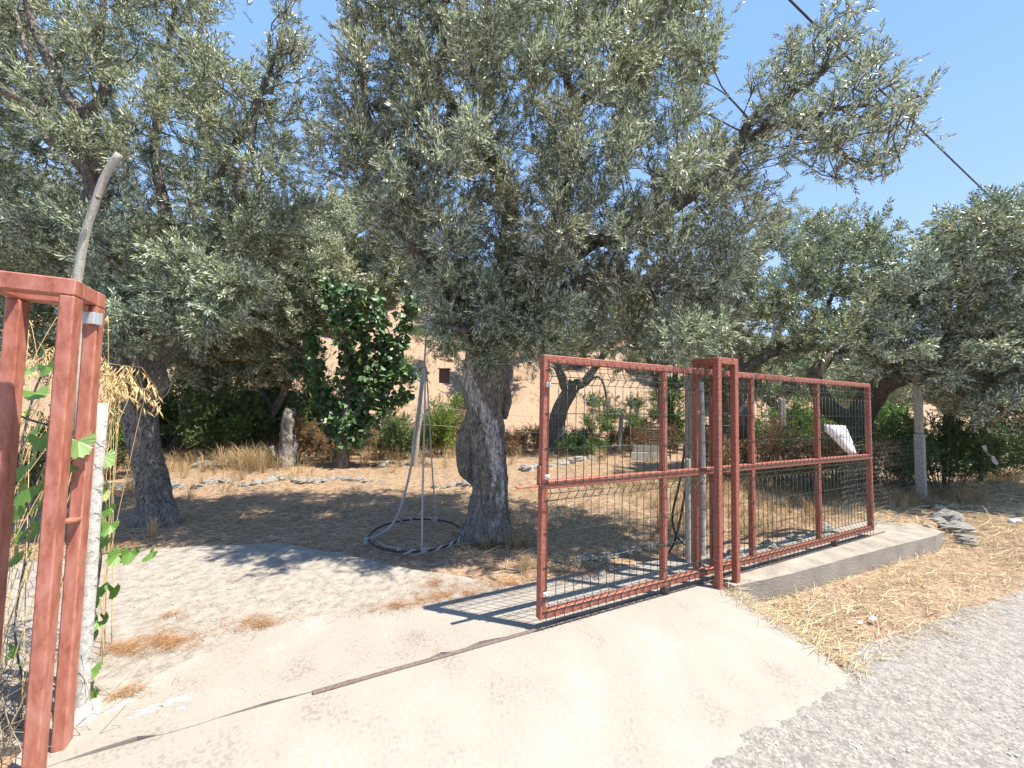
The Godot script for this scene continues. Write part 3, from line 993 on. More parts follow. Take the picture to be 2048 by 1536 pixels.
func build_trees() -> void:
	var dark := Color(0.15, 0.176, 0.098)
	var pale := Color(0.61, 0.62, 0.53)
	var olive := sprig_mesh(2, 9, 0.17, 0.056, 0.0125, 52.0, dark, pale, 0.5)
	var olive_far := sprig_mesh(5, 7, 0.17, 0.075, 0.020, 55.0, dark, pale, 0.5)
	var g := RandomNumberGenerator.new()
	g.seed = 77
	# --- the great tree beside the rope swing
	var base := on_ground(972, 1074)
	var d := 4.5
	var axis_x := at_px(972, 900, d).x
	var axis_z := at_px(972, 900, d).z
	var strip := func(w: Vector3, _a: float, _run: float) -> Color:
		if w.y > 2.05 or Vector2(w.x - axis_x, w.z - axis_z).length() > 0.45: return Color(0.34, 0.325, 0.305)
		var az := atan2(w.x - axis_x - 0.03, w.z - axis_z)
		var mid := lerpf(0.75, -1.25, smoothstep(0.75, 2.0, w.y))
		var wide := 0.42 + 0.2 * noise.get_noise_3dv(w * 4.0)
		if absf(az - mid) < wide and w.y > 0.28 + 0.3 * noise.get_noise_3dv(w * 3.0) and noise.get_noise_3d(w.x * 18.0, w.y * 3.5, w.z * 18.0) > -0.25:
			return Color(0.98, 0.98, 1.0)
		return Color(0.46, 0.44, 0.41)
	var limbs := [
		[[base + Vector3(0, -0.08, 0), [974, 1030, d], [981, 985, d], [979, 930, d], [973, 870, d], [967, 800, d], [968, 745, d], [982, 690, d], [1010, 640, d]], [0.31, 0.235, 0.19, 0.175, 0.18, 0.195, 0.215, 0.21, 0.17], 56, 0.2],
		[[[958, 800, d + 0.05], [946, 845, d + 0.08], [933, 895, d + 0.12], [934, 940, d + 0.16], [948, 968, d + 0.14]], [0.08, 0.10, 0.11, 0.09, 0.03], 30, 0.2],
		[[[992, 735, d + 0.1], [1008, 775, d + 0.14], [1013, 805, d + 0.15], [1008, 838, d + 0.12]], [0.10, 0.075, 0.065, 0.03], 12, 0.2],
		[[[968, 1020, d], [935, 1060, d - 0.1], [918, 1082, d - 0.16]], [0.11, 0.09, 0.03], 10, 0.2],
		[[[985, 1020, d], [1005, 1058, d + 0.05], [1035, 1072, d + 0.08]], [0.11, 0.09, 0.03], 10, 0.2],
		[[[978, 1030, d], [990, 1070, d - 0.2], [1000, 1090, d - 0.32]], [0.11, 0.08, 0.03], 10, 0.2],
		[[[985, 700, d], [940, 640, d], [890, 560, d - 0.1], [855, 518, d - 0.2], [819, 474, d - 0.2], [815, 394, d - 0.2], [782, 346, d - 0.3], [740, 250, d - 0.4], [720, 120, d - 0.5]], [0.15, 0.12, 0.095, 0.085, 0.075, 0.06, 0.05, 0.035, 0.02], 12],
		[[[1005, 650, d], [1010, 540, d + 0.2], [1020, 420, d + 0.3], [985, 320, d + 0.1], [941, 277, d], [906, 255, d], [903, 204, d], [877, 171, d - 0.1], [881, 128, d - 0.1], [888, 60, d - 0.2], [880, -60, d - 0.2]], [0.14, 0.12, 0.10, 0.085, 0.075, 0.07, 0.055, 0.045, 0.04, 0.03, 0.015], 12],
		[[[906, 255, d], [877, 252, d - 0.1], [837, 237, d - 0.2], [842, 160, d - 0.3]], [0.05, 0.045, 0.035, 0.02], 8],
		[[[1010, 640, d], [1060, 610, d + 0.1], [1095, 540, d + 0.2], [1120, 420, d + 0.3], [1143, 310, d + 0.3], [1150, 204, d + 0.3], [1136, 171, d + 0.3], [1129, 100, d + 0.3], [1110, -60, d + 0.3]], [0.16, 0.14, 0.12, 0.10, 0.09, 0.075, 0.05, 0.035, 0.018], 12],
		[[[1150, 215, d + 0.3], [1216, 153, d + 0.3], [1227, 90, d + 0.4], [1260, 0, d + 0.4]], [0.055, 0.045, 0.035, 0.02], 8],
		[[[1075, 620, d + 0.1], [1112, 590, d - 0.1], [1165, 561, d - 0.3], [1217, 546, d - 0.5], [1248, 556, d - 0.6], [1330, 590, d - 0.7]], [0.09, 0.075, 0.06, 0.05, 0.04, 0.02], 9],
		[[[1110, 530, d + 0.2], [1175, 488, d], [1227, 470, d - 0.2], [1300, 440, d - 0.3], [1400, 375, d - 0.3], [1484, 292, d - 0.3], [1523, 265, d - 0.3], [1562, 250, d - 0.3], [1600, 250, d - 0.35], [1640, 265, d - 0.4], [1671, 296, d - 0.4], [1720, 330, d - 0.4]], [0.11, 0.095, 0.085, 0.08, 0.075, 0.065, 0.06, 0.05, 0.04, 0.03, 0.022, 0.01], 10],
		[[[1484, 292, d - 0.3], [1500, 240, d - 0.3], [1580, 190, d - 0.3], [1660, 130, d - 0.3], [1690, 60, d - 0.3]], [0.045, 0.04, 0.035, 0.025, 0.012], 8],
		[[[1562, 250, d - 0.3], [1640, 225, d - 0.3], [1740, 210, d - 0.4], [1830, 212, d - 0.4]], [0.035, 0.028, 0.02, 0.008], 7],
		[[[990, 690, d - 0.1], [960, 660, d - 0.5], [920, 660, d - 0.8], [880, 650, d - 0.9]], [0.06, 0.045, 0.03, 0.012], 7]]
	var main_crown := fill_crown(g, [700, -90, 1340, -90, 1415, 0, 1415, 100, 1370, 180, 1390, 260, 1460, 320, 1510, 360, 1510, 430, 1530, 520, 1470, 600, 1430, 680, 1330, 680, 1250, 690, 1120, 640, 1050, 690, 1000, 620, 930, 690, 880, 670, 850, 590, 800, 500, 700, 430, 650, 340, 650, 230, 705, 110],
		[[930, 190, 30, 25], [840, 300, 32, 26], [672, 372, 25, 25], [1330, 640, 30, 30], [1030, 300, 40, 30], [1190, 290, 30, 40]], d + 0.1, 1.5, 84.0, 5)
	var front := fill_crown(g, [850, 560, 960, 520, 1100, 540, 1140, 620, 1090, 690, 1040, 720, 1000, 690, 950, 705, 900, 700, 860, 660], [], d - 0.55, 0.35, 70.0, 3)
	var spray := fill_crown(g, [1330, 640, 1440, 660, 1450, 700, 1425, 735, 1380, 730, 1330, 700], [], 3.55, 0.25, 52.0, 2)
	var arm := fill_crown(g, [1470, 260, 1520, 140, 1590, 80, 1640, 20, 1720, 20, 1740, 110, 1800, 130, 1850, 200, 1840, 270, 1790, 350, 1700, 380, 1640, 350, 1560, 310], [], d - 0.35, 0.6, 54.0, 3)
	tree("olive_tree", "twisted old olive tree with a bleached trunk beside the rope swing", "", base, limbs, [[front, 60, 1.0, 0.35, Color(0.95, 1.0, 0.92), 0.0], [spray, 34, 1.0, 0.3, Color(1.0, 1.02, 0.95), 0.0], [main_crown, 44, 1.0, 0.1, Color(1, 1, 1), 0.03], [arm, 14, 1.0, 0.05, Color(1.15, 1.15, 1.18), 0.2]], olive, mats.olive, 100, strip)
	# --- the leaning tree behind the catch frame
	base = on_ground(315, 1050)
	d = 4.62
	limbs = [
		[[base + Vector3(0, -0.08, 0), [312, 1010, d], [301, 950, d], [288, 890, d], [276, 830, d], [270, 780, d], [272, 735, d]], [0.195, 0.165, 0.15, 0.148, 0.155, 0.175, 0.175], 56, 0.16],
		[[[330, 1010, d], [345, 1045, d - 0.05], [362, 1062, d - 0.05]], [0.10, 0.08, 0.03], 9],
		[[[262, 750, d], [235, 690, d], [212, 620, d], [198, 520, d], [193, 420, d], [193, 365, d], [157, 317, d - 0.1], [109, 281, d - 0.2], [84, 240, d - 0.3], [36, 197, d - 0.4], [-20, 160, d - 0.5]], [0.14, 0.125, 0.115, 0.11, 0.105, 0.10, 0.09, 0.085, 0.075, 0.06, 0.04], 14],
		[[[193, 390, d], [184, 320, d - 0.1], [175, 273, d - 0.15], [157, 222, d - 0.2], [135, 193, d - 0.2], [98, 120, d - 0.3], [66, 47, d - 0.3], [40, -60, d - 0.3]], [0.10, 0.095, 0.09, 0.085, 0.06, 0.05, 0.035, 0.02], 12],
		[[[160, 226, d - 0.2], [184, 220, d - 0.2], [208, 190, d - 0.2], [210, 146, d - 0.2], [199, 98, d - 0.2], [204, 44, d - 0.2], [210, -60, d - 0.2]], [0.065, 0.06, 0.055, 0.05, 0.04, 0.03, 0.015], 10],
		[[[84, 240, d - 0.3], [95, 190, d - 0.3], [60, 120, d - 0.4], [30, 20, d - 0.4]], [0.045, 0.04, 0.03, 0.015], 8],
		[[[285, 745, d], [325, 690, d], [362, 630, d], [400, 570, d], [425, 500, d], [437, 420, d], [437, 354, d], [489, 255, d], [540, 140, d], [565, 60, d]], [0.13, 0.115, 0.095, 0.08, 0.065, 0.055, 0.045, 0.035, 0.025, 0.01], 13],
		[[[425, 500, d], [470, 400, d - 0.2], [498, 300, d - 0.2], [520, 200, d - 0.2]], [0.05, 0.04, 0.03, 0.015], 8],
		[[[362, 630, d], [340, 540, d + 0.3], [330, 420, d + 0.4], [310, 300, d + 0.4], [330, 150, d + 0.4], [350, 0, d + 0.4]], [0.09, 0.08, 0.065, 0.05, 0.035, 0.015], 9],
		[[[310, 725, d], [318, 765, d - 0.05], [310, 795, d - 0.08]], [0.09, 0.10, 0.05], 26],
		[[[272, 765, d], [245, 760, d - 0.22], [238, 762, d - 0.30]], [0.13, 0.115, 0.11], 14, 0.06]]
	var crown1 := fill_crown(g, [-220, -90, 380, -90, 415, 30, 450, 130, 540, 200, 600, 240, 600, 330, 620, 430, 590, 520, 530, 590, 430, 620, 350, 620, 300, 600, 250, 640, 180, 640, 100, 590, -220, 560],
		[[245, 235, 32, 22], [30, 270, 30, 25], [400, 190, 25, 20], [165, 225, 30, 24], [330, 330, 25, 25]], d + 0.4, 1.3, 88.0, 4)
	var low1 := fill_crown(g, [170, 560, 300, 540, 430, 520, 520, 560, 470, 650, 400, 680, 340, 660, 290, 690, 230, 695, 185, 670], [], d - 0.5, 0.4, 72.0, 3)
	var plume := fill_crown(g, [530, 150, 545, 60, 555, 0, 600, 0, 600, 60, 610, 110, 630, 190], [], d, 0.3, 45.0, 2)
	tree("olive_tree", "leaning olive tree with a forked grey trunk behind the catch frame", "", base, limbs, [[low1, 60, 1.0, 0.3, Color(0.95, 1.0, 0.95), 0.0], [crown1, 50, 1.0, 0.1, Color(1.0, 1.03, 0.98), 0.03], [plume, 16, 1.0, -0.4, Color(1.15, 1.15, 1.15), 0.0]], olive, mats.olive, 101)
	# --- the tree past the end of the gate, with two bowed stems
	base = on_ground(1712, 960)
	d = 8.3
	limbs = [
		[[base + Vector3(0, -0.1, 0), [1712, 915, d], [1712, 860, d], [1716, 838, d]], [0.34, 0.28, 0.26, 0.24], 18],
		[[[1712, 850, d], [1687, 834, d], [1661, 818, d - 0.1], [1640, 785, d - 0.2], [1630, 750, d - 0.2], [1652, 718, d - 0.2], [1690, 680, d - 0.2], [1710, 600, d - 0.3]], [0.20, 0.17, 0.16, 0.15, 0.13, 0.11, 0.08, 0.04], 12],
		[[[1716, 845, d], [1738, 801, d], [1767, 765, d - 0.3], [1811, 747, d - 0.6], [1869, 714, d - 1.0], [1925, 670, d - 1.3], [1960, 620, d - 1.5], [2000, 590, d - 1.7], [2016, 571, d - 1.7], [2060, 550, d - 1.8]], [0.24, 0.23, 0.22, 0.21, 0.19, 0.16, 0.13, 0.11, 0.10, 0.06], 14],
		[[[2014, 575, d - 1.7], [2000, 545, d - 1.7], [2025, 515, d - 1.7], [2060, 480, d - 1.8]], [0.08, 0.075, 0.06, 0.03], 9],
		[[[1780, 762, d - 0.4], [1782, 690, d - 0.4], [1800, 600, d - 0.6], [1850, 520, d - 0.8]], [0.08, 0.07, 0.05, 0.025], 8],
		[[[1900, 690, d - 1.2], [1890, 600, d - 1.0], [1930, 500, d - 1.0]], [0.08, 0.06, 0.03], 8],
		[[[1960, 620, d - 1.5], [2050, 700, d - 2.0], [2120, 780, d - 2.2]], [0.07, 0.05, 0.02], 8]]
	var crown3 := fill_crown(g, [1790, 560, 1850, 460, 1960, 410, 2060, 380, 2330, 360, 2330, 900, 2060, 900, 1990, 850, 1900, 800, 1830, 760, 1740, 720, 1700, 660], [], d - 1.3, 1.6, 66.0, 4)
	tree("olive_tree", "broad olive tree with two bowed stems past the far gate end", "", base, limbs, [[crown3, 54, 1.2, 0.2, Color(1.0, 1.0, 1.0), 0.05]], olive_far, mats.olive, 102)
	# --- the tree behind the guide frame
	base = grounded(on_ground(1488, 915))
	d = 9.0
	limbs = [
		[[base + Vector3(0, -0.1, 0), [1486, 860, d], [1480, 800, d], [1492, 745, d], [1512, 725, d], [1540, 708, d], [1563, 699, d], [1557, 668, d], [1580, 600, d]], [0.26, 0.21, 0.19, 0.17, 0.12, 0.10, 0.085, 0.06, 0.03], 12],
		[[[1484, 760, d], [1470, 690, d], [1480, 600, d], [1520, 520, d]], [0.13, 0.10, 0.07, 0.03], 10],
		[[[1563, 699, d], [1640, 640, d], [1680, 540, d], [1690, 470, d]], [0.07, 0.05, 0.035, 0.02], 8]]
	var crown6 := fill_crown(g, [1440, 500, 1560, 460, 1640, 440, 1740, 430, 1780, 510, 1820, 560, 1800, 680, 1720, 710, 1640, 700, 1560, 720, 1440, 720], [], d, 1.6, 62.0, 4)
	tree("olive_tree", "round olive tree rising behind the guide frame of the gate", "", base, limbs, [[crown6, 50, 1.25, 0.1, Color(1.0, 1.02, 0.97), 0.03]], olive_far, mats.olive, 103)
	# --- two trees seen through the half open gate
	base = grounded(on_ground(1113, 905))
	d = 12.6
	limbs = [
		[[base + Vector3(0, -0.1, 0), [1113, 860, d], [1118, 825, d], [1136, 790, d], [1150, 765, d]], [0.34, 0.27, 0.24, 0.23, 0.2], 14],
		[[[1136, 785, d], [1124, 755, d], [1110, 720, d], [1100, 660, d]], [0.16, 0.14, 0.10, 0.05], 10],
		[[[1150, 770, d], [1172, 762, d], [1200, 720, d], [1240, 660, d]], [0.18, 0.15, 0.11, 0.05], 10],
		[[[1180, 760, d], [1200, 755, d - 0.5], [1212, 790, d - 0.6], [1207, 820, d - 0.6]], [0.05, 0.04, 0.03, 0.01], 7]]
	var crown4 := fill_crown(g, [1060, 660, 1130, 580, 1280, 560, 1340, 620, 1360, 700, 1310, 745, 1230, 740, 1180, 720, 1100, 735, 1050, 715], [], d, 1.8, 52.0, 3)
	var low_leaves := fill_crown(g, [1195, 790, 1270, 770, 1280, 830, 1210, 850], [], d - 0.6, 0.3, 26.0, 1)
	tree("olive_tree", "dark olive tree standing by the white stones beyond the fence line", "", base, limbs, [[crown4, 50, 1.5, 0.1, Color(0.95, 0.97, 0.92), 0.03], [low_leaves, 16, 1.0, 0.1, Color(1, 1, 1), 0.2]], olive_far, mats.olive, 104)
	base = grounded(on_ground(1338, 893))
	d = 14.0
	limbs = [
		[[base + Vector3(0, -0.1, 0), [1335, 840, d], [1321, 774, d], [1300, 712, d], [1284, 660, d]], [0.30, 0.24, 0.2, 0.15, 0.1], 12],
		[[[1315, 755, d], [1345, 700, d], [1400, 640, d]], [0.13, 0.1, 0.05], 9],
		[[[1300, 712, d], [1240, 660, d], [1228, 600, d]], [0.1, 0.07, 0.04], 9]]
	var crown5 := fill_crown(g, [1200, 640, 1280, 560, 1420, 540, 1490, 600, 1500, 700, 1440, 730, 1360, 720, 1280, 700, 1220, 720], [], d, 2.0, 50.0, 3)
	tree("olive_tree", "olive tree with a slanting trunk at the foot of the hill", "", base, limbs, [[crown5, 50, 1.6, 0.1, Color(1.0, 1.0, 0.98), 0.03]], olive_far, mats.olive, 105)
	# --- grey thin tree and pale tall tree behind the stump
	base = grounded(on_ground(512, 903))
	d = 10.2
	limbs = [
		[[base + Vector3(0, -0.1, 0), [535, 850, d], [570, 780, d], [610, 700, d], [636, 640, d], [650, 560, d]], [0.13, 0.10, 0.085, 0.07, 0.05, 0.025], 9],
		[[[548, 820, d], [510, 770, d], [470, 720, d], [430, 640, d]], [0.07, 0.055, 0.04, 0.02], 8],
		[[[600, 740, d], [560, 640, d], [540, 520, d]], [0.06, 0.045, 0.02], 8],
		[[[610, 700, d], [600, 560, d], [610, 470, d]], [0.05, 0.035, 0.02], 8]]
	var crown7 := fill_crown(g, [330, 560, 460, 460, 560, 430, 640, 440, 690, 520, 700, 620, 650, 700, 580, 750, 480, 770, 380, 770, 330, 700], [], d, 1.5, 50.0, 5)
	tree("olive_tree", "thin stemmed greyish olive tree behind the bleached stump", "", base, limbs, [[crown7, 56, 1.3, 0.1, Color(1.15, 1.1, 1.05), 0.05]], olive_far, mats.olive, 106)
	base = grounded(on_ground(772, 900))
	d = 12.8
	limbs = [
		[[base + Vector3(0, -0.1, 0), [770, 800, d], [764, 700, d], [766, 620, d], [772, 540, d], [760, 460, d]], [0.15, 0.11, 0.095, 0.08, 0.06, 0.03], 9],
		[[[766, 640, d], [720, 560, d], [690, 470, d]], [0.06, 0.045, 0.02], 8],
		[[[768, 600, d], [810, 530, d], [830, 460, d]], [0.06, 0.045, 0.02], 8]]
	var crown8 := fill_crown(g, [600, 470, 660, 400, 740, 385, 850, 430, 880, 540, 850, 630, 780, 620, 700, 650, 610, 640], [], d, 1.8, 46.0, 5)
	tree("olive_tree", "tall pale olive tree with a straight thin trunk behind the broadleaf tree", "", base, limbs, [[crown8, 54, 1.5, 0.1, Color(1.15, 1.12, 1.08), 0.06]], olive_far, mats.olive, 107)
	# --- a tree whose limb reaches in beyond the catch frame
	base = grounded(Vector3(-9.5, 0, -6.0))
	d = 6.6
	limbs = [
		[[base + Vector3(0, -0.1, 0), base + Vector3(0.1, 0.9, 0), base + Vector3(0.3, 1.7, -0.1)], [0.3, 0.24, 0.2], 12],
		[[base + Vector3(0.3, 1.6, -0.1), [-60, 470, d], [0, 490, d], [35, 512, d], [62, 536, d], [100, 560, d]], [0.15, 0.11, 0.10, 0.09, 0.05, 0.02], 10],
		[[base + Vector3(0.3, 1.6, -0.1), [-100, 400, d], [30, 330, d]], [0.12, 0.08, 0.03], 9]]
	var crown0 := fill_crown(g, [-280, 300, 100, 380, 200, 440, 230, 600, 220, 720, 120, 720, -280, 720], [], d, 1.3, 75.0, 3)
	tree("olive_tree", "olive tree reaching its low limb in behind the leaning one", "", base, limbs, [[crown0, 54, 1.15, 0.1, Color(1.0, 1.03, 0.97), 0.04]], olive_far, mats.olive, 108)
	# --- trees on the hill: two grown once, then copied
	var protos: Array = []
	for k in 2:
		var o3 := Vector3(0, -0.15, 0)
		var lb := [[[o3, Vector3(0.1, 0.7, 0.05), Vector3(0.05, 1.5, 0.1)], [0.3, 0.22, 0.2], 10],
			[[Vector3(0.05, 1.4, 0.1), Vector3(0.6, 2.2, 0.3), Vector3(1.1, 3.2, 0.4)], [0.16, 0.11, 0.04], 8],
			[[Vector3(0.05, 1.4, 0.1), Vector3(-0.7, 2.3, -0.2), Vector3(-1.2, 3.3, 0.0)], [0.16, 0.11, 0.04], 8],
			[[Vector3(0.05, 1.4, 0.1), Vector3(0.0, 2.6, -0.4), Vector3(0.2, 3.9, -0.5)], [0.14, 0.1, 0.04], 8]]
		var cl := dome(g, Vector3(0, 3.0, 0), Vector3(2.2, 1.5, 2.0), 95, 0.5)
		protos.append(tree("hillside_olive_tree", "olive tree on the dry hillside above the orchard fence", "olive trees on the hillside", Vector3.ZERO, lb, [[cl, 26, 2.0, 0.1, Color(1.05, 1.05, 1.0), 0.0]], olive_far, mats.olive, 110 + k, null, true))
	var spots: Array = []
	for row in 4:
		for i in 11:
			var zz := -20.5 - row * 7.5 + g.randf_range(-2, 2)
			var xx := (i - 5) * (4.6 + row * 0.9) + g.randf_range(-1.5, 1.5)
			var q := xx / -zz
			if row == 0 and ((q > -0.42 and q < -0.06) or (q > 0.05 and q < 0.26)): continue
			if row == 1 and (q > -0.24 and q < -0.16): continue
			if absf(q) > 1.5: continue
			spots.append(grounded(Vector3(xx, 0, zz)))
	for i in spots.size():
		var t: Node3D = protos[i] if i < 2 else protos[i % 2].duplicate()
		if i >= 2:
			t.name = numbered("hillside_olive_tree")
			add_child(t)
		t.position = spots[i]
		t.rotation.y = g.randf() * TAU
		t.scale = Vector3.ONE * g.randf_range(0.85, 1.25)
	# --- broadleaf tree with climbing columns of leaves
	var fol := begin()
	fol.set_smooth_group(-1)
	fol.set_color(Color.WHITE)
	var lp := [Vector3(0, 0, 0), Vector3(0.42, 0.12, 0.06), Vector3(0.52, 0.5, 0.10), Vector3(0.22, 0.82, 0.04), Vector3(0, 1.1, -0.12), Vector3(-0.22, 0.82, 0.04), Vector3(-0.52, 0.5, 0.10), Vector3(-0.42, 0.12, 0.06)]
	for i in range(1, 7):
		for v in [lp[0], lp[i], lp[i + 1]]: fol.add_vertex(v)
	var heart := finish(fol)
	base = grounded(on_ground(686, 936))
	d = 9.0
	var bt := thing("broadleaf_tree", "dark green broadleaf tree with leafy upright stems by the fence", "tree", base)
	var bst := begin()
	var stems := [
		[[[686, 936], [690, 850], [700, 760], [690, 680], [665, 600], [652, 556]], [0.14, 0.11, 0.09, 0.07, 0.045, 0.02]],
		[[[690, 860], [720, 780], [730, 700], [712, 620], [706, 570]], [0.09, 0.07, 0.055, 0.035, 0.02]],
		[[[695, 850], [750, 770], [765, 700], [755, 640], [745, 590]], [0.08, 0.065, 0.05, 0.03, 0.02]],
		[[[700, 840], [760, 770], [790, 700], [815, 630], [828, 600]], [0.08, 0.06, 0.05, 0.03, 0.015]],
		[[[715, 800], [770, 755], [810, 745], [842, 748]], [0.05, 0.035, 0.022, 0.01]],
		[[[688, 880], [650, 810], [620, 740], [585, 720]], [0.06, 0.045, 0.03, 0.012]],
		[[[690, 860], [640, 780], [628, 700], [620, 660]], [0.06, 0.045, 0.03, 0.012]],
		[[[688, 900], [740, 840], [790, 800], [815, 780]], [0.05, 0.035, 0.025, 0.01]]]
	var bx: Array = []
	var bc: Array = []
	for s in stems:
		var p3: Array = []
		for q in s[0]: p3.append(at_px(q[0], q[1], d + g.randf_range(-0.35, 0.35)) if q[1] < 930 else base + Vector3(0, -0.08, 0))
		tube(bst, p3, s[1], 8, 0.12, 0.1)
		var sp: Array = smooth_path(p3, s[1], 0.05)[0]
		for i in sp.size():
			var q: Vector3 = sp[i]
			if q.y < base.y + 0.5: continue
			for k in 7:
				var p := q + rand_dir(g) * g.randf_range(0.04, 0.25)
				var dir := rand_dir(g) * 0.8 + Vector3(0, -0.5, 0.25) + (p - q).normalized() * 0.5
				bx.append(Transform3D(spin(dir, g.randf() * TAU, g.randf_range(0.09, 0.165)), p))
				var v := g.randf_range(0.9, 1.8)
				var c := Color(0.055 * v, 0.105 * v, 0.045 * v)
				if g.randf() < 0.012: c = Color(0.22, 0.19, 0.06)
				elif g.randf() < 0.2: c = Color(0.11 * v, 0.18 * v, 0.08 * v)
				bc.append(c)
	part(bt, "trunk", finish(bst), mats.bark, -base)
	scatter(bt, "crown", heart, mats.broad, bx, bc).position = -base

func build_fence_and_shrubs() -> void:
	var g := RandomNumberGenerator.new()
	g.seed = 55
	# posts of the old fence along the far side
	var tops: Array = []
	for f in [
		["fence_post", 410, 897, 772, 0.075, "crooked grey wooden fence post by the stone heap", 9.6],
		["fence_post", 834, 930, 792, 0.06, "slim grey wooden fence post behind the rope swing", 0.0],
		["fence_post", 1240, 905, 826, 0.07, "grey fence post seen through the mesh by the iron grille", 0.0],
		["fence_post", 1565, 903, 798, 0.09, "pale concrete fence post among green shrubs behind the gate", 0.0]]:
		var b: Vector3 = grounded(on_ground(f[1], f[2]))
		var dep := -b.z
		var hgt: float = (f[2] - f[3]) / FOCAL * dep
		var o := thing(f[0], f[5], "post", b)
		var st := begin()
		var w: float = f[4]
		if f[1] == 1565:
			bevel_box(st, Transform3D(Basis.IDENTITY, Vector3(0, hgt / 2 - 0.05, 0)), Vector3(w * 2, hgt + 0.1, w * 2), 0.015)
		else:
			tube(st, [Vector3(-0.06, -0.08, 0), Vector3(-0.02, hgt * 0.35, 0.01), Vector3(0.02, hgt * 0.7, -0.01), Vector3(0.03, hgt, 0)], [w * 1.1, w, w * 0.92, w * 0.85], 10, 0.08, 0.12)
		part(o, "shaft", finish(st), mats.post_concrete if f[1] == 1565 else mats.wood)
		tops.append(b + Vector3(0, hgt * 0.86, 0))
	# two sagging wires between them
	var wires := thing("fence_wire", "two thin sagging wires strung along the old fence posts", "wire", tops[0])
	for drop in [0.0, 0.42]:
		var pts: Array = [gate_at(-7.5, -9.8, 1.1 - drop) - tops[0]]
		for i in tops.size():
			if i > 0: pts.append((tops[i - 1] + tops[i]) * 0.5 - tops[0] + Vector3(0, -0.12 - drop, 0))
			pts.append(tops[i] - tops[0] + Vector3(0, -drop, 0.06))
		part(wires, "strand", tube_mesh(pts, same(pts.size(), 0.004), 4, 0.4), mats.thin_wire)
	# the bleached stump
	var sb := grounded(on_ground(572, 935))
	var stump := thing("tree_stump", "bleached hollow olive stump with dark bark by the broadleaf tree", "stump", sb)
	var sst := begin()
	var paint := func(w: Vector3, _a: float, _r: float) -> Color:
		return Color(0.75, 0.75, 0.77) if noise.get_noise_3d(w.x * 7.0, w.y * 3.0, w.z * 7.0) > 0.02 else Color(0.30, 0.27, 0.25)
	tube(sst, [Vector3(0, -0.1, 0), Vector3(0.03, 0.35, 0), Vector3(-0.02, 0.75, 0.02), Vector3(0.02, 1.15, 0), Vector3(0.02, 1.28, 0)], [0.2, 0.17, 0.14, 0.15, 0.1], 16, 0.07, 0.25, 1.5, paint)
	tube(sst, [Vector3(0.02, 0.25, 0), Vector3(-0.2, 0.22, 0.05), Vector3(-0.3, 0.45, 0.08)], [0.09, 0.09, 0.06], 10, 0.07, 0.25, 1.0, paint)
	part(stump, "trunk", finish(sst), mats.bark)
	# concrete post at the corner of the verge, and the wire netting that runs to it
	var pb := grounded(on_ground(1843, 1008))
	var cp := thing("concrete_post", "square weathered concrete fence post beside the verge rocks", "post", pb)
	cp.rotation.y = atan2(-gate_along.z, gate_along.x) + 0.1
	var pst := begin()
	bevel_box(pst, Transform3D(Basis.IDENTITY, Vector3(0, 0.52, 0)), Vector3(0.13, 1.2, 0.12), 0.012)
	part(cp, "shaft", finish(pst), mats.post_concrete)
	var upper := begin()
	bevel_box(upper, Transform3D(Basis.IDENTITY, Vector3(0, 1.615, 0)), Vector3(0.1, 0.98, 0.1), 0.012)
	part(cp, "upper_shaft", finish(upper), mats.wood)
	single("wire_netting", hex_net(gate_at(4.66, -0.33), gate_at(7.25, -0.45), 0.06, 1.1, 0.085, 0.0009), mats.thin_wire, "rusty hexagonal wire netting between the gate end and the concrete post", "netting")
	single("wire_netting", hex_net(gate_at(-3.9, -0.9), gate_at(-2.26, -0.30), 0.05, 0.95, 0.055, 0.0009), mats.thin_wire, "slack hexagonal wire netting behind the catch frame", "netting")
	# posts right behind the gate
	var q := gate_at(1.94, -0.37)
	var wp := thing("timber_post", "square grey timber post behind the gate with a black hose", "post", q)
	wp.rotation.y = atan2(-gate_along.z, gate_along.x)
	part(wp, "shaft", box_mesh(Vector3(0.10, 1.85, 0.09), 0.008), mats.wood, Vector3(0, 0.85, 0))
	part(wp, "side_batten", box_mesh(Vector3(0.04, 1.05, 0.03), 0.004), mats.peeled, Vector3(-0.075, 0.45, 0.02))
	q = gate_at(2.17, -0.44)
	var pp := thing("white_pole", "round pole painted white standing next to the timber post", "pole", q)
	part(pp, "shaft", tube_mesh([Vector3(0, -0.1, 0), Vector3(0.005, 0.9, 0), Vector3(-0.005, 1.72, 0)], [0.036, 0.034, 0.032], 14, 0.2, 0.03), mats.white_paint)
	for y in [0.98, 1.28]:
		part(pp, "clamp", tube_mesh([Vector3(-0.05, y, 0.0), Vector3(0.11, y, 0.02)], [0.012, 0.012], 6, 1.0), mats.hose)
	var hp := at_px(1385, 840, 3.95)
	var hose := thing("water_hose", "black rubber hose looped down beside the timber post", "hose", hp)
	var hpts: Array = []
	for v in [[1384, 800, 3.95], [1372, 880, 4.0], [1360, 960, 4.05], [1345, 1030, 4.05], [1352, 1070, 4.0], [1368, 1088, 3.95], [1384, 1096, 3.9]]: hpts.append(at_px(v[0], v[1], v[2]) - hp)
	part(hose, "loop", tube_mesh(hpts, same(7, 0.011), 8, 0.06), mats.hose)
	hpts = []
	for v in [[1376, 850, 4.05], [1374, 950, 4.1], [1362, 1030, 4.05], [1350, 1080, 3.95], [1338, 1105, 3.85]]: hpts.append(at_px(v[0], v[1], v[2]) - hp)
	part(hose, "loop", tube_mesh(hpts, same(5, 0.011), 8, 0.06), mats.hose)
	# shrubs
	var small := sprig_mesh(12, 7, 0.15, 0.034, 0.018, 60.0, Color(0.07, 0.125, 0.035), Color(0.14, 0.20, 0.07), 0.25)
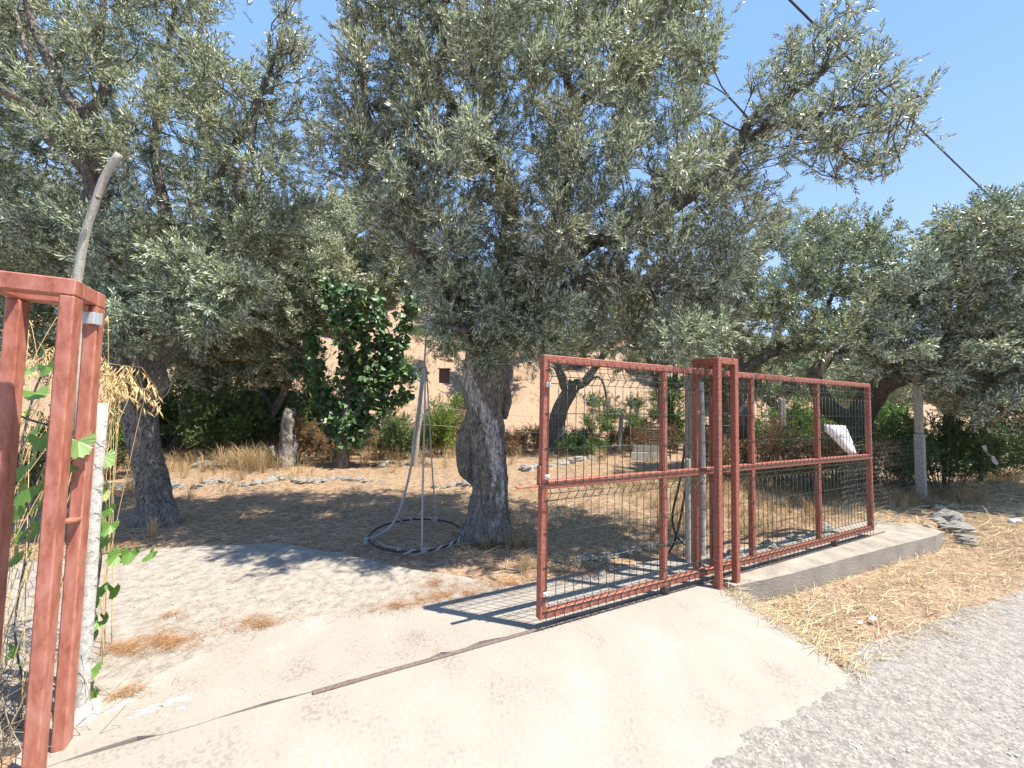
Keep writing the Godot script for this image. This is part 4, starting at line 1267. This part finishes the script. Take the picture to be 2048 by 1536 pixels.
	var brown := sprig_mesh(13, 6, 0.16, 0.034, 0.014, 60.0, Color(0.17, 0.10, 0.05), Color(0.34, 0.22, 0.11), 0.4)
	var w1 := Color(1, 1, 1)
	for b in [
		[470, 912, 2.6, 1.75, small, 2600, 1.5, Color(1.15, 1.1, 1.05), "dense green shrub beside the crooked fence post"],
		[340, 905, 2.2, 1.9, small, 1800, 1.6, Color(1.2, 1.15, 1.0), "light green shrub behind the leaning olive trunk"],
		[792, 918, 1.0, 1.15, small, 700, 1.3, Color(1.3, 1.2, 1.4), "grey green bush between broadleaf tree and rope swing"],
		[880, 912, 1.3, 1.35, small, 1000, 1.3, Color(1.7, 1.5, 0.7), "yellowing bush behind the rope swing"],
		[905, 895, 1.2, 1.7, small, 700, 1.4, Color(1.2, 1.25, 0.9), "green bush touching the olive trunk beyond the swing"],
		[1160, 912, 1.3, 0.6, small, 500, 1.5, Color(1.0, 1.2, 1.0), "low bright green bush beside a white stone"],
		[1352, 905, 0.9, 2.0, small, 700, 1.5, Color(1.6, 1.5, 0.8), "tall yellow green weed bush behind the gate"],
		[1600, 900, 2.2, 1.7, small, 1500, 1.6, Color(1.4, 1.4, 0.9), "green shrub around the pale concrete fence post"],
		[1520, 905, 1.6, 1.3, small, 900, 1.6, Color(1.2, 1.3, 1.0), "green shrub behind the guide frame posts"],
		[1680, 930, 1.8, 1.2, small, 1000, 1.5, Color(1.1, 1.2, 1.0), "shrub at the foot of the tree with bowed stems"],
		[1790, 985, 1.2, 1.3, small, 1000, 1.2, Color(0.8, 0.9, 0.8), "dark shrub tangled in netting behind the gate end"],
		[1885, 980, 1.5, 1.5, small, 1500, 1.2, Color(0.9, 0.95, 0.85), "dark shrub just behind the square concrete post"],
		[1985, 950, 1.8, 1.3, small, 1300, 1.3, Color(1.0, 1.0, 0.9), "roadside shrub with a white rag caught in it"],
		[585, 902, 2.2, 2.5, small, 1900, 1.6, Color(1.2, 1.2, 1.1), "tall shrub filling the gap behind the bleached stump"],
		[400, 897, 2.8, 2.7, small, 2200, 1.7, Color(1.15, 1.15, 1.0), "tall leafy shrub behind the crooked fence post"],
		[650, 897, 2.0, 2.0, small, 1200, 1.6, Color(1.0, 1.1, 0.95), "shrub in the shade behind the broadleaf tree"],
		[1715, 905, 3.0, 2.2, small, 1800, 1.8, Color(1.2, 1.3, 0.9), "wide green shrub behind the tree with bowed stems"],
		[190, 960, 1.3, 1.3, small, 900, 1.2, Color(0.85, 0.95, 0.8), "dark shrub behind the white painted post"],
		[90, 985, 1.8, 1.2, small, 900, 1.2, Color(1.1, 1.1, 0.8), "shrub seen between the posts of the catch frame"],
		[2080, 925, 2.6, 1.8, small, 1300, 1.5, Color(1.1, 1.2, 0.9), "green roadside bush under the broad olive crown"]]:
		var bp := grounded(on_ground(b[0], b[1]))
		bush("shrub", b[8], "shrub", bp, b[2], b[3], b[4], mats.broad, b[5], b[6], b[7], int(b[0]), "")
	for i in 26:
		var zz := g.randf_range(-30.0, -16.5)
		var bp := grounded(Vector3(-zz * g.randf_range(-0.5, 0.62), 0, zz))
		bush("hillside_bush", "grey green scrub bush on the sandy hillside", "bush", bp, g.randf_range(0.7, 1.8), g.randf_range(0.4, 1.1), small, mats.broad, 220, 2.2, Color(1.5, 1.35, 1.3), 300 + i, "scrub bushes on the hillside")
	for b in [[245, 910], [300, 902], [390, 905], [620, 925], [655, 918], [740, 915], [770, 905], [840, 912], [1030, 912], [1065, 905], [1200, 900], [1290, 905], [1310, 915], [1430, 915], [1450, 960], [1520, 985], [1600, 975], [1660, 990], [560, 915], [470, 905], [700, 905], [590, 900], [625, 897], [660, 900], [730, 899], [810, 899], [860, 902], [940, 902], [985, 900], [1100, 898], [1150, 896], [1255, 897], [1400, 900], [520, 900], [430, 899]]:
		var bp := grounded(on_ground(b[0], b[1]))
		bush("dry_bush", "brown dried out bush in the brush along the old fence", "bush", bp, g.randf_range(1.1, 1.9), g.randf_range(0.65, 1.25), brown, mats.dry, 420, 1.3, Color(1.0, g.randf_range(0.9, 1.05), 0.95), int(b[0]) + 7, "dry bushes along the fence")

func stones(list: Array, label: String, group: String, g: RandomNumberGenerator, meshes: Array) -> void:
	for s in list:
		var p := grounded(on_ground(s[0], s[1]))
		var k: float = s[2]
		var o := single("stone", meshes[g.randi() % meshes.size()], mats.stone, label, "stone", group)
		o.position = p + Vector3(0, k * 0.09, 0)
		o.basis = Basis.from_euler(Vector3(g.randf_range(-0.3, 0.3), g.randf() * TAU, g.randf_range(-0.3, 0.3))).scaled_local(Vector3(k, k * g.randf_range(0.75, 1.1), k * g.randf_range(0.7, 1.0)))

func build_small_things() -> void:
	var g := RandomNumberGenerator.new()
	g.seed = 91
	var rocks: Array = []
	for i in 5: rocks.append(rock_mesh(i * 7.3 + 1.0, 0.7))
	var row: Array = []
	for i in 40: row.append([215 + i * 14 + g.randf_range(-5, 5), 975 - 0.028 * i * 14 + 5.0 * sin(i * 0.7) + g.randf_range(-3, 3), g.randf_range(0.10, 0.24)])
	stones(row, "whitish stone in the low edging row across the orchard floor", "stones of the edging row", g, rocks)
	row = []
	for i in 46: row.append([380 + g.randf() * 125, 905 + g.randf() * 32, g.randf_range(0.14, 0.38)])
	stones(row, "grey stone in the loose heap below the crooked post", "stones of the heap", g, rocks)
	row = []
	for i in 10: row.append([1160 + i * 12 + g.randf_range(-3, 3), 1118 - i * 2.2 + g.randf_range(-2, 2), g.randf_range(0.08, 0.16)])
	for i in 9: row.append([1290 + i * 12, 1090 - i * 1.5 + g.randf_range(-2, 2), g.randf_range(0.07, 0.14)])
	stones(row, "white stone in the short row seen through the lower gate mesh", "stones behind the gate", g, rocks)
	row = []
	for i in 14: row.append([1045 + i * 12 + g.randf_range(-4, 4), 940 - i * 1.8 + g.randf_range(-2, 2), g.randf_range(0.16, 0.34)])
	for i in 5: row.append([870 + i * 16, 974 + g.randf_range(-2, 3), g.randf_range(0.12, 0.22)])
	for i in 8: row.append([760 + i * 14, 928 + g.randf_range(-4, 4), g.randf_range(0.12, 0.25)])
	stones(row, "pale stone lying along the foot of the brush", "stones along the brush", g, rocks)
	row = [[1875, 1022, 0.28], [1892, 1038, 0.30], [1915, 1052, 0.32], [1930, 1064, 0.24], [1870, 1040, 0.2], [1850, 1045, 0.15], [1960, 945, 0.4], [1985, 950, 0.3], [1590, 1080, 0.16], [1540, 1095, 0.16], [1655, 1060, 0.18], [1470, 1118, 0.2], [1445, 1115, 0.16], [1620, 1070, 0.12]]
	stones(row, "grey rock in the rubble beside the concrete footing", "rocks by the footing", g, rocks)
	# --- rope swing
	var left := on_ground(737, 1090)
	var right := on_ground(924, 1074)
	var mid := (left + right) * 0.5
	var ax := (right - left) * 0.5
	var sw := thing("rope_swing", "round swing of grey ropes tied to a black hoop on the ground", "swing", mid)
	var rad := ax.length()
	var ay := Vector3(ax.z, 0, -ax.x).normalized() * rad * 0.86
	if ay.z > 0: ay = -ay
	var hoop: Array = []
	for i in 33:
		var a := TAU * i / 32.0
		var back := sin(a)
		hoop.append(ax * cos(a) + ay * back + Vector3(0, 0.035 + 0.075 * (0.5 + 0.5 * back), 0))
	part(sw, "hoop", tube_mesh(hoop, same(33, 0.0105), 8, 0.05), mats.hose)
	# rope wound along the near half of the hoop
	var wrap: Array = []
	for i in 40:
		var a := lerpf(PI * 1.35, TAU, i / 39.0)
		var t := i * 1.1
		wrap.append(ax * cos(a) + ay * sin(a) + Vector3(0, 0.035 + 0.075 * (0.5 + 0.5 * sin(a)) + 0.016 * cos(t), 0) + ay.normalized() * 0.016 * sin(t))
	part(sw, "wound_rope", tube_mesh(wrap, same(40, 0.011), 7, 0.04), mats.rope)
	wrap = []
	for i in 24:
		var a := lerpf(PI * 0.30, PI * 0.62, i / 23.0)
		var t := i * 1.1
		wrap.append(ax * cos(a) + ay * sin(a) + Vector3(0, 0.035 + 0.075 * (0.5 + 0.5 * sin(a)) + 0.02 * cos(t), 0) + ay.normalized() * 0.02 * sin(t))
	part(sw, "wound_rope", tube_mesh(wrap, same(24, 0.008), 7, 0.04), mats.rope)
	var dep := -mid.z + 0.02
	var apex := at_px(848, 735, dep)
	var far := mid + ax * cos(PI * 0.33) + ay * sin(PI * 0.33) + Vector3(0, 0.11, 0)
	var near := mid + ax * 0.02 - ay + Vector3(0, 0.05, 0)
	for r in [
		[[apex, at_px(842, 800, dep), at_px(828, 900, dep), at_px(806, 1000, dep), at_px(782, 1052, dep), left + Vector3(0.02, 0.06, 0)], 0.0125],
		[[apex + Vector3(0.01, 0, 0), apex.lerp(near, 0.3) + Vector3(0.012, 0, 0), apex.lerp(near, 0.7), near], 0.0095],
		[[apex + Vector3(0.02, 0, -0.02), apex.lerp(far, 0.35) + Vector3(0.015, 0, 0), apex.lerp(far, 0.7), far], 0.008],
		[[apex + Vector3(-0.02, -0.02, 0), at_px(838, 800, dep - 0.02), at_px(830, 860, dep - 0.02), at_px(822, 930, dep)], 0.010],
		[[apex, at_px(851, 690, dep), at_px(854, 630, dep), at_px(860, 560, dep), at_px(866, 510, dep - 0.05)], 0.009]]:
		var pts: Array = []
		for v in r[0]: pts.append(v - mid)
		part(sw, "rope", tube_mesh(pts, same(pts.size(), r[1]), 8, 0.04, 0.05), mats.rope)
	for kn in [[left + Vector3(-0.005, 0.05, 0.01), 0.035], [near + Vector3(0.02, 0.0, 0.01), 0.026], [right + Vector3(-0.01, 0.05, 0.0), 0.026], [far, 0.024], [apex + Vector3(-0.02, 0.03, 0), 0.032]]:
		var loops: Array = []
		for i in 22:
			var a := i * 1.25
			loops.append(kn[0] - mid + Vector3(cos(a), sin(a * 1.3), sin(a)) * kn[1] * (0.75 + 0.25 * sin(i * 2.1)))
		part(sw, "knot", tube_mesh(loops, same(22, 0.011), 6, 0.03), mats.rope)
	var fray := begin()
	for i in 46:
		var a := apex - mid + Vector3(-0.02 + g.randfn() * 0.012, 0.05 + g.randfn() * 0.02, g.randfn() * 0.015)
		var e := a + Vector3(-0.05 - g.randf() * 0.07, 0.02 - g.randf() * 0.16, g.randfn() * 0.05)
		tube(fray, [a, a.lerp(e, 0.5) + Vector3(0, 0.035, 0), e], [0.002, 0.0016, 0.0008], 3, 0.05)
	part(sw, "frayed_end", finish(fray), mats.rope)
	var loose: Array = []
	for v in [[752, 1086], [770, 1096], [790, 1100], [812, 1102]]: loose.append(on_ground(v[0], v[1]) + Vector3(0, 0.02, 0) - mid)
	part(sw, "loose_end", tube_mesh(loose, same(4, 0.009), 6, 0.05), mats.rope)
	# --- little hanging box
	var bp := at_px(888, 766, 4.6)
	var bx := thing("nest_box", "small brown wooden box hanging from the olive branch", "nest box", bp)
	part(bx, "body", box_mesh(Vector3(0.105, 0.15, 0.09), 0.003), mats.box_wood, Vector3(0, 0.075, 0))
	part(bx, "roof", box_mesh(Vector3(0.135, 0.014, 0.125), 0.003), mats.box_wood, Vector3(0.004, 0.158, 0.004))
	part(bx, "hanging_wire", tube_mesh([Vector3(0, 0.16, 0), Vector3(-0.02, 0.5, 0), Vector3(-0.03, 0.75, 0)], same(3, 0.0015), 4, 0.3), mats.thin_wire)
	# --- rope coil hung in the fork of the leaning tree
	var cp := at_px(285, 740, 4.33)
	var coil := thing("rope_coil", "thin brown rope hung in loops on the forked olive trunk", "rope", cp)
	for c in [[[[272, 712], [262, 745], [268, 765], [278, 745], [275, 715]]], [[[276, 745], [288, 778], [310, 782], [332, 776], [346, 762]]], [[[278, 755], [290, 790], [310, 801], [332, 790], [345, 765]]]]:
		var pts: Array = []
		for v in c[0]: pts.append(at_px(v[0], v[1], 4.30) - cp)
		part(coil, "loop", tube_mesh(pts, same(5, 0.006), 5, 0.04), mats.wood)
	# --- white painted post, peeled pole, behind the catch frame
	var q := gate_at(-2.235, -0.29)
	var wp := thing("painted_post", "white painted fence post wrapped in wire behind the catch frame", "post", q)
	part(wp, "shaft", tube_mesh([Vector3(0, -0.1, 0), Vector3(0.0, 0.7, 0.005), Vector3(-0.01, 1.42, 0)], [0.029, 0.028, 0.027], 14, 0.15, 0.04), mats.white_paint)
	var spiral: Array = []
	for i in 90:
		var a := i * 0.85
		spiral.append(Vector3(cos(a) * 0.030, 0.05 + i * 0.0145, sin(a) * 0.030))
	part(wp, "tie_wire", tube_mesh(spiral, same(90, 0.0014), 3, 0.05), mats.thin_wire)
	var foot := begin()
	tube(foot, [Vector3(0.01, -0.06, 0), Vector3(0.01, 0.02, 0), Vector3(0, 0.05, 0)], [0.075, 0.065, 0.04], 12, 0.02, 0.2)
	part(wp, "lime_foot", finish(foot), mats.white_paint)
	var pole_at := at_px(150, 640, 1.98)
	var pole := thing("peeled_pole", "crooked peeled wooden pole rising above the catch frame", "pole", pole_at)
	var ppts: Array = []
	for v in [[148, 1420, 2.02], [156, 1150, 2.02], [160, 900, 2.01], [154, 700, 2.0], [152, 590, 2.0], [157, 540, 2.0], [170, 470, 2.0], [190, 408, 2.0], [206, 362, 2.0], [224, 330, 2.0], [239, 308, 2.0]]: ppts.append(at_px(v[0], v[1], v[2]) - pole_at)
	part(pole, "shaft", tube_mesh(ppts, [0.019, 0.019, 0.019, 0.019, 0.018, 0.018, 0.017, 0.016, 0.016, 0.016, 0.015], 12, 0.05, 0.07), mats.peeled)
	var kst := begin()
	tube(kst, [at_px(196, 396, 1.975) - pole_at, at_px(193, 392, 1.955) - pole_at], [0.010, 0.006], 7, 0.02)
	part(pole, "knot", finish(kst), mats.wood)
	# --- grape vine climbing the catch frame
	var vst := begin()
	vst.set_smooth_group(-1)
	var ring: Array = []
	for i in 31:
		var t := i / 30.0
		var a := lerpf(-2.55, 2.55, t)
		var lobe := 0.30 + 0.20 * (0.5 + 0.5 * cos(a * 2.5)) + 0.035 * cos(i * PI)
		ring.append(Vector3(sin(a) * lobe, cos(a) * lobe + 0.28, 0.07 * cos(a * 2.5) - 0.10 * absf(sin(a)) * lobe))
	for i in 30:
		for v in [Vector3(0, 0.12, -0.02), ring[i], ring[i + 1]]: vst.add_vertex(v)
	var vine_leaf := finish(vst)
	var vb := gate_at(-2.36, -0.32)
	var vine := thing("grape_vine", "grape vine with lobed green leaves climbing at the catch frame", "vine", vb)
	for s in [
		[[[172, 1340, 1.95], [178, 1300, 1.95], [186, 1230, 1.95], [196, 1160, 1.95], [202, 1110, 1.95], [200, 1060, 1.95], [196, 1000, 1.95], [192, 950, 1.97], [180, 890, 1.95]], 0.006],
		[[[150, 900, 1.85], [120, 860, 1.8], [60, 840, 1.75], [0, 815, 1.7]], 0.005],
		[[[196, 1060, 1.95], [170, 1055, 1.85], [120, 1040, 1.9], [40, 1080, 1.9]], 0.004],
		[[[200, 1110, 1.95], [240, 1100, 1.93], [290, 1092, 1.93]], 0.003],
		[[[60, 1460, 1.9], [50, 1380, 1.95], [30, 1250, 2.0], [60, 1050, 2.0], [40, 930, 1.95], [70, 780, 1.95], [100, 730, 1.95]], 0.005]]:
		var pts: Array = []
		for v in s[0]: pts.append(at_px(v[0], v[1], v[2]) - vb)
		part(vine, "stem", tube_mesh(pts, same(pts.size(), s[1]), 6, 0.05, 0.1), mats.bark)
	var leaf_mats: Array = []
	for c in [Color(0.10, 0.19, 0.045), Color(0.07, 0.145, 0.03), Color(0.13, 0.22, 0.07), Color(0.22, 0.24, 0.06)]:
		var m := plain((c as Color).linear_to_srgb(), 0.45)
		m.cull_mode = BaseMaterial3D.CULL_DISABLED
		m.backlight_enabled = true
		m.backlight = Color(0.45, 0.6, 0.15)
		leaf_mats.append(m)
	# [pixel x, y, depth, size, tone]
	for l in [[60, 735, 1.95, 0.10, 2], [92, 728, 1.9, 0.10, 1], [80, 845, 1.9, 0.11, 1], [70, 905, 1.85, 0.13, 1], [48, 820, 1.9, 0.08, 3], [155, 875, 1.68, 0.135, 2], [142, 925, 1.68, 0.075, 1], [206, 908, 1.9, 0.11, 2], [190, 955, 1.9, 0.10, 1], [215, 965, 1.92, 0.085, 1], [50, 950, 1.9, 0.11, 1], [40, 1000, 1.9, 0.13, 1], [80, 1000, 1.95, 0.10, 1], [185, 1000, 1.9, 0.09, 0], [205, 1020, 1.92, 0.09, 0], [222, 1045, 1.92, 0.09, 0], [195, 1045, 1.95, 0.08, 3], [220, 1010, 1.95, 0.07, 1], [245, 1100, 1.92, 0.10, 0], [262, 1098, 1.92, 0.09, 0], [228, 1105, 1.93, 0.06, 0], [188, 1118, 1.93, 0.06, 0], [310, 1100, 1.93, 0.08, 0], [180, 1180, 1.93, 0.10, 1], [200, 1170, 1.93, 0.09, 0], [190, 1195, 1.92, 0.09, 1], [228, 1172, 1.93, 0.075, 1], [190, 1230, 1.93, 0.08, 1], [208, 1228, 1.94, 0.06, 1], [186, 1262, 1.93, 0.075, 1], [182, 1335, 1.9, 0.12, 0], [190, 1375, 1.88, 0.11, 1], [30, 1290, 1.9, 0.08, 1], [55, 1310, 1.9, 0.07, 1], [45, 1060, 1.95, 0.08, 1], [20, 1020, 1.9, 0.10, 1], [172, 960, 1.95, 0.08, 1], [60, 1100, 1.95, 0.06, 1], [205, 985, 1.95, 0.07, 3], [20, 720, 1.75, 0.11, 1], [70, 780, 1.8, 0.11, 0], [30, 870, 1.8, 0.12, 1], [90, 950, 1.8, 0.11, 1], [25, 940, 1.75, 0.11, 0], [75, 1040, 1.8, 0.12, 1], [40, 1100, 1.8, 0.10, 1], [80, 870, 1.8, 0.11, 1], [85, 690, 1.85, 0.09, 1], [60, 970, 1.75, 0.12, 1], [30, 1055, 1.75, 0.12, 1], [185, 1085, 1.9, 0.08, 1], [200, 1240, 1.92, 0.07, 0], [178, 1090, 1.88, 0.09, 1], [215, 1075, 1.92, 0.08, 0]]:
		var o := part(vine, "leaf", vine_leaf, leaf_mats[l[4]], at_px(l[0], l[1], l[2]) - vb)
		var face := Vector3(g.randf_range(-0.2, 0.7), g.randf_range(0.3, 1.0), g.randf_range(0.4, 1.0)).normalized()
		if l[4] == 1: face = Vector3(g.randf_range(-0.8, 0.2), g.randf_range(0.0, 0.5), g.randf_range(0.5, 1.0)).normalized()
		var down := (Vector3(g.randf_range(-0.5, 0.5), -1, 0) - face * Vector3(0, -1, 0).dot(face)).normalized()
		var side := down.cross(face).normalized()
		o.basis = Basis(side, face.cross(side).normalized(), face).scaled_local(Vector3.ONE * float(l[3]))
	# --- wild oats by the white post
	var ob := gate_at(-2.5, -0.7)
	var oats := thing("wild_oats", "dry golden wild oats arching beside the white painted post", "grass", ob)
	var ost := begin()
	for i in 50:
		var s := on_ground(g.randf_range(60, 200), g.randf_range(1330, 1400))
		s = gate_at(g.randf_range(-3.1, -2.3), g.randf_range(-1.0, -0.35), 0.0)
		var e := at_px(g.randf_range(5, 110), g.randf_range(640, 790), g.randf_range(2.2, 2.7))
		if i < 22: e = at_px(g.randf_range(195, 325), g.randf_range(770, 830), g.randf_range(2.15, 2.4))
		elif i < 36: e = at_px(g.randf_range(180, 240), g.randf_range(660, 860), g.randf_range(2.2, 2.5))
		var top := s.lerp(e, 0.75)
		top.y = e.y + 0.12
		tube(ost, [s - ob, s.lerp(top, 0.5) - ob + Vector3(0, 0.1, 0), top - ob, e - ob], [0.0022, 0.002, 0.0014, 0.0009], 3, 0.12)
		for k in 12:
			var b := top.lerp(e, k / 11.0) - ob + Vector3(0, 0.03 * sin(k / 11.0 * PI), 0)
			var f := b + Vector3(g.randfn() * 0.018, -g.randf_range(0.03, 0.06), g.randfn() * 0.018)
			tube(ost, [b, b.lerp(f, 0.45), f], [0.0006, 0.0042, 0.0008], 4, 0.03)
	var oat_mat := plain(lin(0.60, 0.45, 0.22), 0.7)
	oat_mat.backlight_enabled = true
	oat_mat.backlight = Color(0.5, 0.4, 0.2)
	part(oats, "stalks", finish(ost), oat_mat)
	# --- dry tuft at the foot of the leaning tree, weeds at the catch frame
	var tuft := tuft_mesh(8, 70, 1.0, 0.9, 0.006, Color(0.62, 0.46, 0.24), Color(0.36, 0.28, 0.17))
	for t in [[305, 1075, 0.32, "straw coloured grass tuft at the foot of the leaning trunk"], [268, 950, 0.42, "yellow grass tuft against the leaning trunk"], [60, 1536, 0.5, "tangled dry weeds at the foot of the catch frame"]]:
		var p := on_ground(t[0], t[1])
		if t[1] == 1536: p = gate_at(-2.7, -0.25, 0.0)
		elif t[1] == 950: p = on_ground(262, 985)
		var o := single("grass_tuft", tuft, mats.dry, t[3], "grass")
		o.position = p
		o.scale = Vector3.ONE * float(t[2])
	var weeds := begin()
	var wat := gate_at(-2.62, -0.22)
	for i in 220:
		var s := gate_at(-2.62 + g.randfn() * 0.22, -0.2 + g.randfn() * 0.14, 0.0) - wat
		var e := s + Vector3(g.randfn() * 0.1, g.randf_range(0.03, 0.4), g.randfn() * 0.1)
		tube(weeds, [s, s.lerp(e, 0.5) + Vector3(g.randfn() * 0.06, 0.05, g.randfn() * 0.06), e], [0.0018, 0.0014, 0.0008], 3, 0.03)
	var wmat := plain(lin(0.30, 0.25, 0.18), 0.9)
	single("dead_weeds", finish(weeds), wmat, "grey tangle of dead stems inside the catch frame", "weeds").position = wat
	# --- overhead cable along the road
	var a := at_px(1580, 0, 5.55)
	var b := at_px(2000, 412, 10.8)
	var dv := b - a
	var cpts: Array = []
	for i in 13:
		var t := lerpf(-2.2, 3.0, i / 12.0)
		cpts.append(a + dv * t + Vector3(0, 0.10 * (t - 0.0) * (t - 1.0), 0))
	single("overhead_cable", tube_mesh(cpts, same(13, 0.016), 6, 1.0), mats.cable, "dark overhead cable crossing the clear sky along the road", "cable")
	# --- litter and oddments
	var bot := thing("plastic_bottle", "crushed pale blue plastic bottle lying on the straw verge", "bottle", grounded(on_ground(2030, 1050, -0.05)) + Vector3(0, 0.03, 0))
	bot.rotation.y = 0.25
	part(bot, "body", tube_mesh([Vector3(-0.11, 0, 0), Vector3(-0.10, 0, 0), Vector3(0.0, 0.004, 0), Vector3(0.07, 0, 0), Vector3(0.10, 0, 0)], [0.02, 0.032, 0.028, 0.032, 0.014], 12, 0.02, 0.12), plain(lin(0.50, 0.62, 0.74), 0.25))
	part(bot, "cap", tube_mesh([Vector3(0.10, 0, 0), Vector3(0.122, 0, 0)], [0.015, 0.015], 10, 0.05), plain(lin(0.75, 0.77, 0.8), 0.5))
	for s in [[1745, 1243, 0.05, "small white shell of plastic on the verge straw"], [1720, 1252, 0.035, "torn white scrap on the verge straw"]]:
		var o := single("plastic_scrap", rocks[1], plain(lin(0.72, 0.72, 0.70), 0.5), s[3], "litter")
		o.position = grounded(on_ground(s[0], s[1], -0.17)) + Vector3(0, 0.05, 0)
		o.basis = Basis.from_euler(Vector3(0.1, 0.4, 0.1)).scaled_local(Vector3(s[2] * 1.4, s[2] * 0.4, s[2] * 0.8))
	var rag := begin()
	rag.set_smooth_group(0)
	var rp := at_px(1962, 888, 6.7)
	for i in 6:
		for j in 3:
			var f := func(ii: int, jj: int) -> Vector3: return Vector3(ii * 0.04 + 0.02 * jj, -ii * 0.05 - jj * 0.03 + 0.02 * sin(ii * 1.7 + jj), 0.04 * sin(ii * 1.3 + jj * 2.0))
			for v in [f.call(i, j), f.call(i + 1, j), f.call(i, j + 1), f.call(i, j + 1), f.call(i + 1, j), f.call(i + 1, j + 1)]: rag.add_vertex(v)
	var rag_mat := plain(lin(0.72, 0.72, 0.72), 0.8)
	rag_mat.cull_mode = BaseMaterial3D.CULL_DISABLED
	single("white_rag", finish(rag), rag_mat, "torn white plastic rag hanging in the roadside shrub", "rag").position = rp
	# iron grille and board by the far post
	var gb := grounded(on_ground(1300, 915))
	var gri := thing("iron_grille", "rusty iron grille leaning in the weeds by the grey post", "grille", gb)
	gri.rotation.y = -0.2
	for i in 8:
		part(gri, "rod", tube_mesh([Vector3(-0.55, 0.3 + i * 0.075, 0), Vector3(0.55, 0.3 + i * 0.075, 0)], [0.008, 0.008], 5, 1.0), mats.thin_wire)
	for x in [-0.55, 0.55]:
		part(gri, "stile", tube_mesh([Vector3(x, -0.05, 0), Vector3(x, 0.9, 0)], [0.014, 0.014], 6, 1.0), mats.steel)
	var bo := thing("timber_board", "yellowish timber board standing on edge below the iron grille", "board", grounded(on_ground(1290, 922)))
	part(bo, "plank", box_mesh(Vector3(0.75, 0.2, 0.03), 0.004), mats.peeled, Vector3(0, 0.1, 0))
	part(bo, "plank", box_mesh(Vector3(0.7, 0.16, 0.03), 0.004), mats.wood, Vector3(0.04, 0.3, -0.03))
